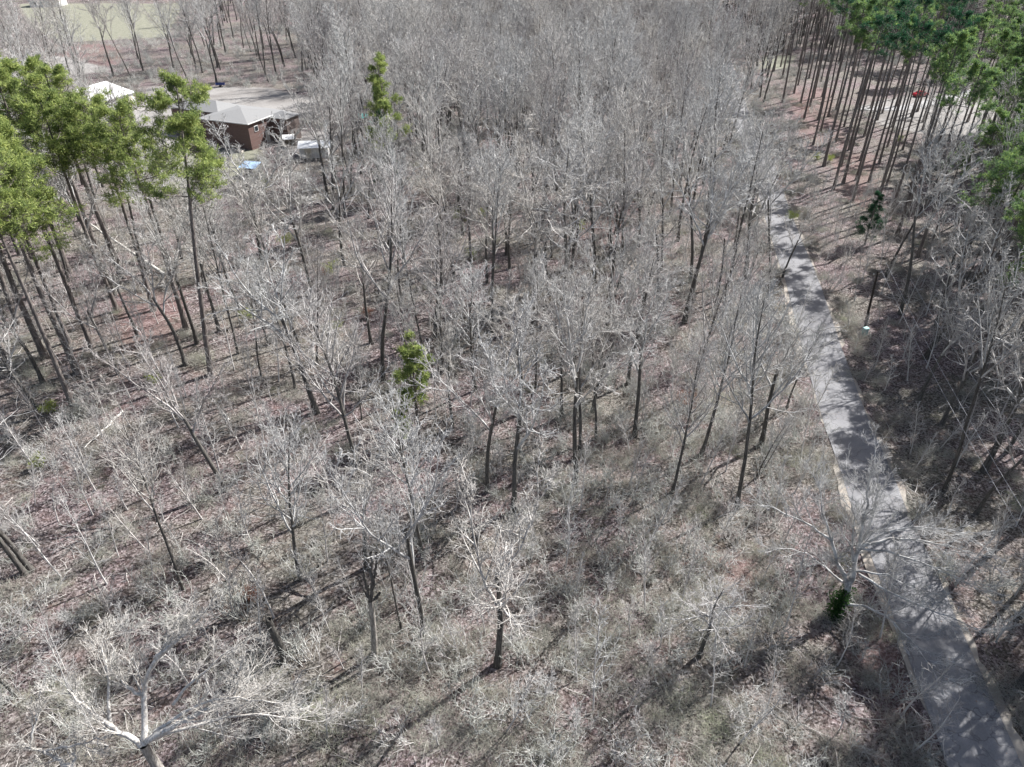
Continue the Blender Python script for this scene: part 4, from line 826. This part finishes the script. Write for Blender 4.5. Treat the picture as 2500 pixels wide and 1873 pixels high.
# pines of the right stand and behind
def pdens(x, y):
    sx, sy = project(x, y, terrain(x, y)); dx, dy = sx/1.13, sy/1.13
    d = 0.85*((dx > 1600) & (dy < 140))+0.6*gauss(dx, dy, 1960, 300, 180, 110)+0.8*((dx > 1850) & (dy < 190))+0.5*gauss(dx, dy, 2150, 420, 120, 130)
    d = np.where(road_dist(x, y) < 4.5, 0, d); dd = np.min(np.hypot(x[:, None]-dv[None, 10:, 0], y[:, None]-dv[None, 10:, 1]), axis=1); d = np.where(dd < 3, 0, d)
    return np.clip(d, 0, 1)
PT = poisson(9000, 4.4, pdens, 30, 330, 100, 470, OCC)
nb = 0
for i, (x, y) in enumerate(PT):
    h = rng.uniform(23, 29); s1, s2 = project(x, y, gz0(x, y)); t1, t2 = project(x, y, h*0.8)
    if not ((-40 < t1 < 2600 and -60 < t2 < 1873) or (-40 < s1 < 2560 and 0 < s2 < 1873)) or nb > 110: continue
    nb += 1
    o = put('pine_tree', PINE[['g1', 'g2', 'g1', 'g3'][rng.integers(0, 4)] if (s1 > 2150 and s2 < 230) else ['thin1', 'thin2'][i % 2]], ('trunk', 'branches', 'needles'), (x, y, gz0(x, y)), h+2*(s1 < 2150), 24, None, 'pine', GP, None, (R(rng.normal(0, 1.5)), R(rng.normal(0, 1.5))), rng.uniform(0.85, 1.1), int(i))
    STAND.append((o, s1, s2))
QT = poisson(4000, 4.2, lambda x, y: np.where(road_dist(x, y) < 6, 0, np.where((project(x, y, 0*x)[0] > 2350) & (project(x, y, 0*x)[0] < 3700), np.where(y < 62, 0.10, 0.7), 0)), 30, 150, 22, 175, OCC)
for i, (x, y) in enumerate(QT[:110]):
    s1, s2 = project(x, y, gz0(x, y)); h = rng.uniform(20, 26)
    o = put('pine_tree', PINE[['g1', 'g2', 'g1', 'g3'][rng.integers(0, 4)]], ('trunk', 'branches', 'needles'), (x, y, gz0(x, y)), h, 24, None, 'pine', GP, None, (R(rng.normal(0, 1.5)), R(rng.normal(0, 1.5))), rng.uniform(0.9, 1.2), int(i)+500)
    STAND.append((o, s1, s2))
relabel([(o, a, b_, 'tall dark-trunked') for o, a, b_ in STAND], 'pine', '')

# saplings, the ones that show largest
def sdens(x, y):
    sx, sy = project(x, y, terrain(x, y)); dx, dy = sx/1.13, sy/1.13
    d = 0.35+0.5*gauss(dx, dy, 400, 1200, 420, 380)+0.4*gauss(dx, dy, 1000, 1500, 500, 200)+0.3*gauss(dx, dy, 1550, 1000, 220, 300)
    return np.where(road_dist(x, y) < 3.4, 0, np.clip(d, 0, 1))
SPt = poisson(6000, 2.2, sdens, -75, 75, 19, 130, OCC)
a_, b_ = project(SPt[:, 0], SPt[:, 1], 0*SPt[:, 0]); ok = (a_ > 5) & (a_ < 2490) & (b_ > 100) & (b_ < 1868); SPt = SPt[ok]; a_ = a_[ok]; b_ = b_[ok]
o_ = np.argsort(-b_); sel = o_[:240]; srest = o_[240:]; sp = []
for i in sel:
    x, y = SPt[i]; me = SAP[int(rng.integers(0, 4))]; r_ = rng.uniform(0.55, 1.0)
    o = put('sapling', me, ('stem', 'twigs'), (x, y, gz0(x, y)), 8*r_, 8, None, 'sapling', 'bare saplings in the understorey', None, (R(rng.normal(0, 6)), R(rng.normal(0, 6))), 1.0, int(i))
    sp.append((o, a_[i], b_[i], 'taller' if r_ > 0.78 else 'shorter'))
relabel(sp, 'thin leafless sapling', '')
# leafy understorey shrubs: a few yellow-green and russet ones the picture shows
def shrub(D_, h, mat, label, seed, dens=200):
    p = DD(*D_); g_ = Grow(seed); e = empty('leafy_shrub', p, rz=seed); tag(e, label, 'shrub', 'small leafy shrubs of the understorey'); OCC.append((p[0], p[1]))
    k = 7; d0 = nrm(np.concatenate([g_.r.normal(0, 0.35, (k, 2)), np.ones((k, 1))], 1)); P = g_.line(np.zeros((k, 3))+g_.r.normal(0, 0.08, (k, 3))*[1, 1, 0], d0, np.full(k, h)*g_.r.uniform(0.6, 1, k), 6, 0.03, 0.1)
    B, b2, bL = g_.spawn(P, np.tile(np.linspace(0.03, 0.01, 6), (k, 1)), np.full(k, h), 7, 0.2, 1, (30, 70), (0.2, 0.4), 4, 0.03, 0.15, 0.6, 0.007, 0.4)
    child('stems', tubes('stems', [(P, np.tile(np.linspace(0.03, 0.01, 6), (k, 1)), 4, 0), (B, b2, 3, 0)], [M['sapling']]), e)
    pts = np.concatenate([B[:, -1], B[:, 2], P[:, -1]]); pts = pts[g_.r.uniform(0, 1, len(pts)) < 0.8]
    child('leaves', tufts(g_.r, pts, 16, 0.10, 0.035, mat, 'leaves', spread=0.16), e)
SH = [((570, 650), 2.2, 'y', 'yellow-green shrub behind the big fork-crowned tree'), ((537, 690), 1.6, 'y', 'small yellow-green shrub left of the big fork-crowned tree'), ((615, 530), 2.2, 'y', 'yellow-green sprig in front of the brick house yard'), ((715, 590), 2.0, 'y', 'yellow-green shrub left of the dark trunk on pink litter'),
      ((990, 480), 2.6, 'y', 'pale green shrub right of the bright lone pine'), ((1040, 470), 2.2, 'y', 'pale green shrub near the thick dark-footed tree'), ((1015, 560), 2.0, 'y', 'olive shrub in front of the thick dark-footed tree'), ((110, 890), 1.4, 'y', 'bright green shrub at the foot of the left pines'), ((335, 830), 1.6, 'y', 'small green shrub right of the left pines'),
      ((1790, 350), 1.8, 'y', 'yellow-green shrub on the far right road verge'), ((1762, 345), 1.6, 'y', 'yellow-green shrub between road and pine trunks'), ((1708, 480), 2.0, 'y', 'yellow-green shrub at the right road edge'), ((1735, 250), 4.0, 'r', 'russet-leaved small beech under the pines'), ((1680, 410), 2.2, 'r', 'russet bush at the right road edge'),
      ((790, 690), 2.0, 'r', 'russet-leaved bush left of centre'), ((545, 1290), 1.0, 'r', 'rusty patch of dead leaves on a bush by the broken trunk'), ((1490, 880), 2.4, 'r', 'russet-leaved small tree among bare stems left of the road'), ((1245, 500), 2.0, 'y', 'pale green shrub on the red leaf patch'), ((700, 600), 1.6, 'r', 'russet bush behind the dark trunk on pink litter'),
      ((1940, 310), 2.0, 'y', 'green shrub low among the right pines'), ((720, 720), 2.0, 'y', 'olive shrub right of the big fork-crowned tree'), ((90, 1010), 1.4, 'y', 'olive shrub at the left edge below the pines'), ((570, 420), 3.0, 'y', 'green shrub right of the blue-roofed coop'), ((2150, 290), 6.0, 'y', 'tall yellow-green shrub at the right edge below the lot')]
for i, (a, h, k, lb) in enumerate(SH): shrub(a, h, M['leaf_y'] if k == 'y' else M['leaf_r'], lb, 200+i)

# ------------------------------------------------------------------ uncountable growth, as instancing stuff objects
def stuff(name, protos, pts, rot, scl, idx, label, cat):
    """protos: list of [(V,F quads,mat)] meshes; every proto sits in this object's own mesh, tagged by 'proto'"""
    bm_v = [np.asarray(pts, float)]; tagv = [np.zeros(len(pts), int)]; F = []; MI = []; mats = []; off = len(pts)
    for k, ms in enumerate(protos):
        for me in ms:
            v = np.empty(len(me.vertices)*3, np.float32); me.vertices.foreach_get('co', v); v = v.reshape(-1, 3)
            f = np.empty(len(me.loops), np.int32); me.loops.foreach_get('vertex_index', f); f = f.reshape(len(me.polygons), -1)
            if f.shape[1] == 3: f = np.concatenate([f, f[:, :1]], 1)
            mt = me.materials[0]
            if mt not in mats: mats.append(mt)
            bm_v.append(v); tagv.append(np.full(len(v), k+1)); F.append((f+off, f.shape)); MI.append(np.full(len(f), mats.index(mt))); off += len(v)
    V = np.concatenate(bm_v); me = bpy.data.meshes.new(name); me.vertices.add(len(V)); me.vertices.foreach_set('co', V.astype(np.float32).ravel())
    loops = []; starts = []; tot = []; s_ = 0
    for f, _ in F:
        tri = f[:, 3] == f[:, 0]
        if tri.all(): f = f[:, :3]
        loops.append(f.ravel()); k_ = f.shape[1]; starts.append(s_+np.arange(len(f))*k_); tot.append(np.full(len(f), k_)); s_ += f.size
    loops = np.concatenate(loops); starts = np.concatenate(starts); tot = np.concatenate(tot)
    me.loops.add(len(loops)); me.loops.foreach_set('vertex_index', loops.astype(np.int32))
    me.polygons.add(len(starts)); me.polygons.foreach_set('loop_start', starts.astype(np.int32)); me.polygons.foreach_set('loop_total', tot.astype(np.int32))
    for mt in mats: me.materials.append(mt)
    me.polygons.foreach_set('material_index', np.concatenate(MI).astype(np.int32)); me.update(calc_edges=True)
    n_ = len(pts); z = len(V)-n_
    def attr(nm, ty, data, key):
        a = me.attributes.new(nm, ty, 'POINT'); a.data.foreach_set(key, data)
    attr('proto', 'INT', np.concatenate(tagv).astype(np.int32), 'value')
    attr('pick', 'INT', np.concatenate([idx, np.zeros(z)]).astype(np.int32), 'value')
    attr('siz', 'FLOAT_VECTOR', np.concatenate([scl, np.zeros((z, 3))]).astype(np.float32).ravel(), 'vector')
    attr('rot', 'FLOAT_VECTOR', np.concatenate([rot, np.zeros((z, 3))]).astype(np.float32).ravel(), 'vector')
    o = bpy.data.objects.new(name, me); C.objects.link(o); tag(o, label, cat, kind='stuff')
    ng = bpy.data.node_groups.new(name, 'GeometryNodeTree')
    ng.interface.new_socket('Geometry', in_out='INPUT', socket_type='NodeSocketGeometry'); ng.interface.new_socket('Geometry', in_out='OUTPUT', socket_type='NodeSocketGeometry')
    gi = ng.nodes.new('NodeGroupInput'); go = ng.nodes.new('NodeGroupOutput')
    def named(nm, ty):
        a = ng.nodes.new('GeometryNodeInputNamedAttribute'); a.data_type = ty; a.inputs['Name'].default_value = nm
        return [s for s in a.outputs if s.enabled and s.name == 'Attribute'][0]
    pr = named('proto', 'INT')
    def sel(k):
        c_ = ng.nodes.new('FunctionNodeCompare'); c_.data_type = 'INT'; c_.operation = 'EQUAL'
        ins = [s for s in c_.inputs if s.enabled and s.type == 'INT']; ng.links.new(pr, ins[0]); ins[1].default_value = k
        s_ = ng.nodes.new('GeometryNodeSeparateGeometry'); s_.domain = 'POINT'; ng.links.new(gi.outputs[0], s_.inputs[0]); ng.links.new(c_.outputs[0], s_.inputs[1]); return s_.outputs[0]
    j = ng.nodes.new('GeometryNodeJoinGeometry')
    for k in range(len(protos)):
        gi2 = ng.nodes.new('GeometryNodeGeometryToInstance'); ng.links.new(sel(k+1), gi2.inputs[0]); ng.links.new(gi2.outputs[0], j.inputs[0])
    ip = ng.nodes.new('GeometryNodeInstanceOnPoints'); ng.links.new(sel(0), ip.inputs['Points']); ng.links.new(j.outputs[0], ip.inputs['Instance'])
    ip.inputs['Pick Instance'].default_value = True; ng.links.new(named('pick', 'INT'), ip.inputs['Instance Index'])
    er = ng.nodes.new('FunctionNodeEulerToRotation'); ng.links.new(named('rot', 'FLOAT_VECTOR'), er.inputs[0]); ng.links.new(er.outputs[0], ip.inputs['Rotation'])
    ng.links.new(named('siz', 'FLOAT_VECTOR'), ip.inputs['Scale']); ng.links.new(ip.outputs[0], go.inputs[0])
    md = o.modifiers.new('scatter', 'NODES'); md.node_group = ng; return o
# farther and smaller trees of the wood, past the three hundred largest
TR = T[rest]; n_ = len(TR)
P3 = np.column_stack([TR, terrain(TR[:, 0], TR[:, 1])-0.05]); s_ = hts[rest]/20; wd_ = rng.uniform(0.85, 1.15, n_)*s_
rot = np.column_stack([rng.normal(0, 0.045, n_), rng.normal(0, 0.045, n_), rng.uniform(0, 6.28, n_)])
stuff('distant_bare_wood', [BARE[k] for k in ('sparse_a', 'sparse_b', 'sparse_c', 'narrow_c', 'fork_a', 'narrow_a')], P3, rot, np.column_stack([wd_, wd_, s_]), rng.integers(0, 6, n_), 'grey leafless wood running back to the top of the picture', 'woodland')
# low brush
BR = []
for sd_ in (81, 82, 83, 84):
    g = Grow(sd_); k = 14; d0 = nrm(np.concatenate([g.r.normal(0, 0.42, (k, 2)), np.ones((k, 1))], 1)); b0 = g.r.normal(0, 0.35, (k, 3))*[1, 1, 0]
    L_ = g.r.uniform(0.9, 2.3, k); P = g.line(b0, d0, L_, 6, 0.0, 0.12); r0 = np.tile(np.linspace(0.022, 0.010, 6), (k, 1))
    B, b2, bL = g.spawn(P, r0, L_, 6, 0.2, 1, (25, 65), (0.25, 0.5), 4, 0.02, 0.18, 0.75, 0.009, 0.4); D_, d_, dL = g.spawn(B, b2, bL, 2, 0.2, 1, (25, 65), (0.35, 0.6), 3, 0.0, 0.18, 0.8, 0.006, 0.4)
    BR.append([tubes('b', [(P, r0, 3, 0), (B, b2, 3, 0), (D_, d_, 3, 0)], [M['brush']])])
BB = []
for sd_ in (91, 92, 93):
    g = Grow(sd_); k = 210; d0 = nrm(np.concatenate([g.r.normal(0, 0.7, (k, 2)), np.full((k, 1), 0.8)], 1)); b0 = g.r.normal(0, 0.75, (k, 3))*[1, 1, 0]
    L_ = g.r.uniform(0.35, 1.25, k); P = g.line(b0, d0, L_, 5, -0.13, 0.2); r0 = np.tile(np.linspace(0.010, 0.004, 5), (k, 1))
    B, b2, bL = g.spawn(P, r0, L_, 3, 0.2, 1, (25, 70), (0.3, 0.6), 3, -0.05, 0.2, 0.8, 0.004, 0.3)
    BB.append([tubes('b', [(P, r0, 3, 0), (B, b2, 3, 0)], [M['bramble']])])
ST = []
for sd_ in (95, 96):
    g = Grow(sd_); k = 7; d0 = nrm(np.concatenate([g.r.normal(0, 1, (k, 2)), np.full((k, 1), 0.03)], 1)); b0 = g.r.normal(0, 1.2, (k, 3))*[1, 1, 0]+[0, 0, 0.05]
    L_ = g.r.uniform(0.5, 2.8, k); P = g.line(b0, d0, L_, 6, 0.0, 0.12); P[..., 2] = np.clip(P[..., 2], 0.0, 0.25); r0 = np.tile(np.linspace(0.035, 0.012, 6), (k, 1))
    B, b2, bL = g.spawn(P, r0, L_, 3, 0.3, 1, (25, 60), (0.2, 0.5), 4, 0, 0.15, 0.6, 0.008, 0.3)
    ST.append([tubes('b', [(P, r0, 4, 0), (B, b2, 3, 0)], [M['stick']])])
def yard(x, y, d):
    for p in LAWN+GRAV: d = np.where(polyfield(x, y, p, 4) > 0.55, 0.0, d)
    for bx, by, br in ((-60, 165, 9), (-74, 169, 7), (-106, 190, 11), (-72, 314, 12)): d = np.where(np.hypot(x-bx, y-by) < br, 0, d)
    dd = np.min(np.hypot(x[:, None]-dv[None, 10:, 0], y[:, None]-dv[None, 10:, 1]), axis=1); return np.where(dd < 2.6, 0, d)
def bdens(x, y):
    sx, sy = project(x, y, terrain(x, y)); dx, dy = sx/1.13, sy/1.13
    pat = 0.5+0.5*np.sin(x/5.3+1.7*np.sin(y/7.1))*np.sin(y/6.1+1.3*np.sin(x/8.7))
    d = 0.08+0.42*pat**1.5+0.35*gauss(dx, dy, 1300, 1000, 420, 420)+0.4*gauss(dx, dy, 1300, 1450, 600, 240)+0.25*gauss(dx, dy, 350, 1300, 350, 300)+0.3*gauss(dx, dy, 1650, 700, 60, 420)
    d -= 0.75*gauss(dx, dy, 380, 660, 420, 230)+0.45*gauss(dx, dy, 1880, 430, 170, 260)+0.4*(dx > 1800)*gauss(dx, dy, 2000, 850, 300, 350)+0.3*gauss(dx, dy, 450, 1080, 260, 180)+0.25*gauss(dx, dy, 1150, 480, 300, 120)
    d = np.where(road_dist(x, y) < 3.0, 0, d); return np.clip(yard(x, y, d), 0, 1)
def gdens(x, y):
    sx, sy = project(x, y, terrain(x, y)); dx, dy = sx/1.13, sy/1.13
    d = 0.08+0.95*gauss(dx, dy, 1400, 1480, 620, 290)+0.5*gauss(dx, dy, 700, 1560, 500, 200)+0.35*gauss(dx, dy, 200, 1250, 260, 220)+0.3*gauss(dx, dy, 1450, 1050, 260, 300)
    rdi = road_dist(x, y); d = np.where((rdi < 5) & (rdi > 2.9), d+0.4, d); d = np.where(rdi < 2.9, 0, d); return np.clip(yard(x, y, d), 0, 1)
def scat(name, protos, n_, rmin, dens, y1, s0, s1, label, cat, tilt=0.12, zoff=-0.03):
    P = poisson(n_, rmin, dens, -330, 330, 8, y1); k = inview(P[:, 0], P[:, 1], terrain(P[:, 0], P[:, 1]), 200, 200); P = P[k]; m_ = len(P)
    s_ = rng.uniform(s0, s1, m_); print(name, m_)
    stuff(name, protos, np.column_stack([P, terrain(P[:, 0], P[:, 1])+zoff]), np.column_stack([rng.normal(0, tilt, m_), rng.normal(0, tilt, m_), rng.uniform(0, 6.28, m_)]), np.column_stack([s_, s_, s_*rng.uniform(0.8, 1.2, m_)]), rng.integers(0, len(protos), m_), label, cat)
scat('undergrowth', BR, 60000, 1.35, bdens, 330, 0.7, 1.5, 'grey leafless brush filling the ground between the trunks', 'brush')
scat('brambles', BB, 40000, 0.85, gdens, 200, 0.6, 1.15, 'low tangle of tan and olive brambles and dry grass', 'brambles')
def kdens(x, y): return np.where(road_dist(x, y) < 3.0, 0, yard(x, y, np.full(x.shape, 0.5)))
scat('fallen_branches', ST, 9000, 2.0, kdens, 170, 0.5, 1.2, 'fallen sticks and dead branches littering the leaf floor', 'fallen sticks', tilt=0.02, zoff=0.03)
# saplings beyond the individuals
if len(srest):
    Q = SPt[srest]; m_ = len(Q); s_ = rng.uniform(0.5, 1.0, m_)
    stuff('distant_saplings', [list(x) for x in SAP], np.column_stack([Q, terrain(Q[:, 0], Q[:, 1])]), np.column_stack([rng.normal(0, 0.1, m_), rng.normal(0, 0.1, m_), rng.uniform(0, 6.28, m_)]), np.column_stack([s_, s_, s_]), rng.integers(0, 4, m_), 'thin bare saplings farther back among the trees', 'saplings')
print('individual bare trees', handbare+len(ind), 'rest', len(rest), 'pines', len(STAND)+20, 'saplings', len(sel), len(srest))
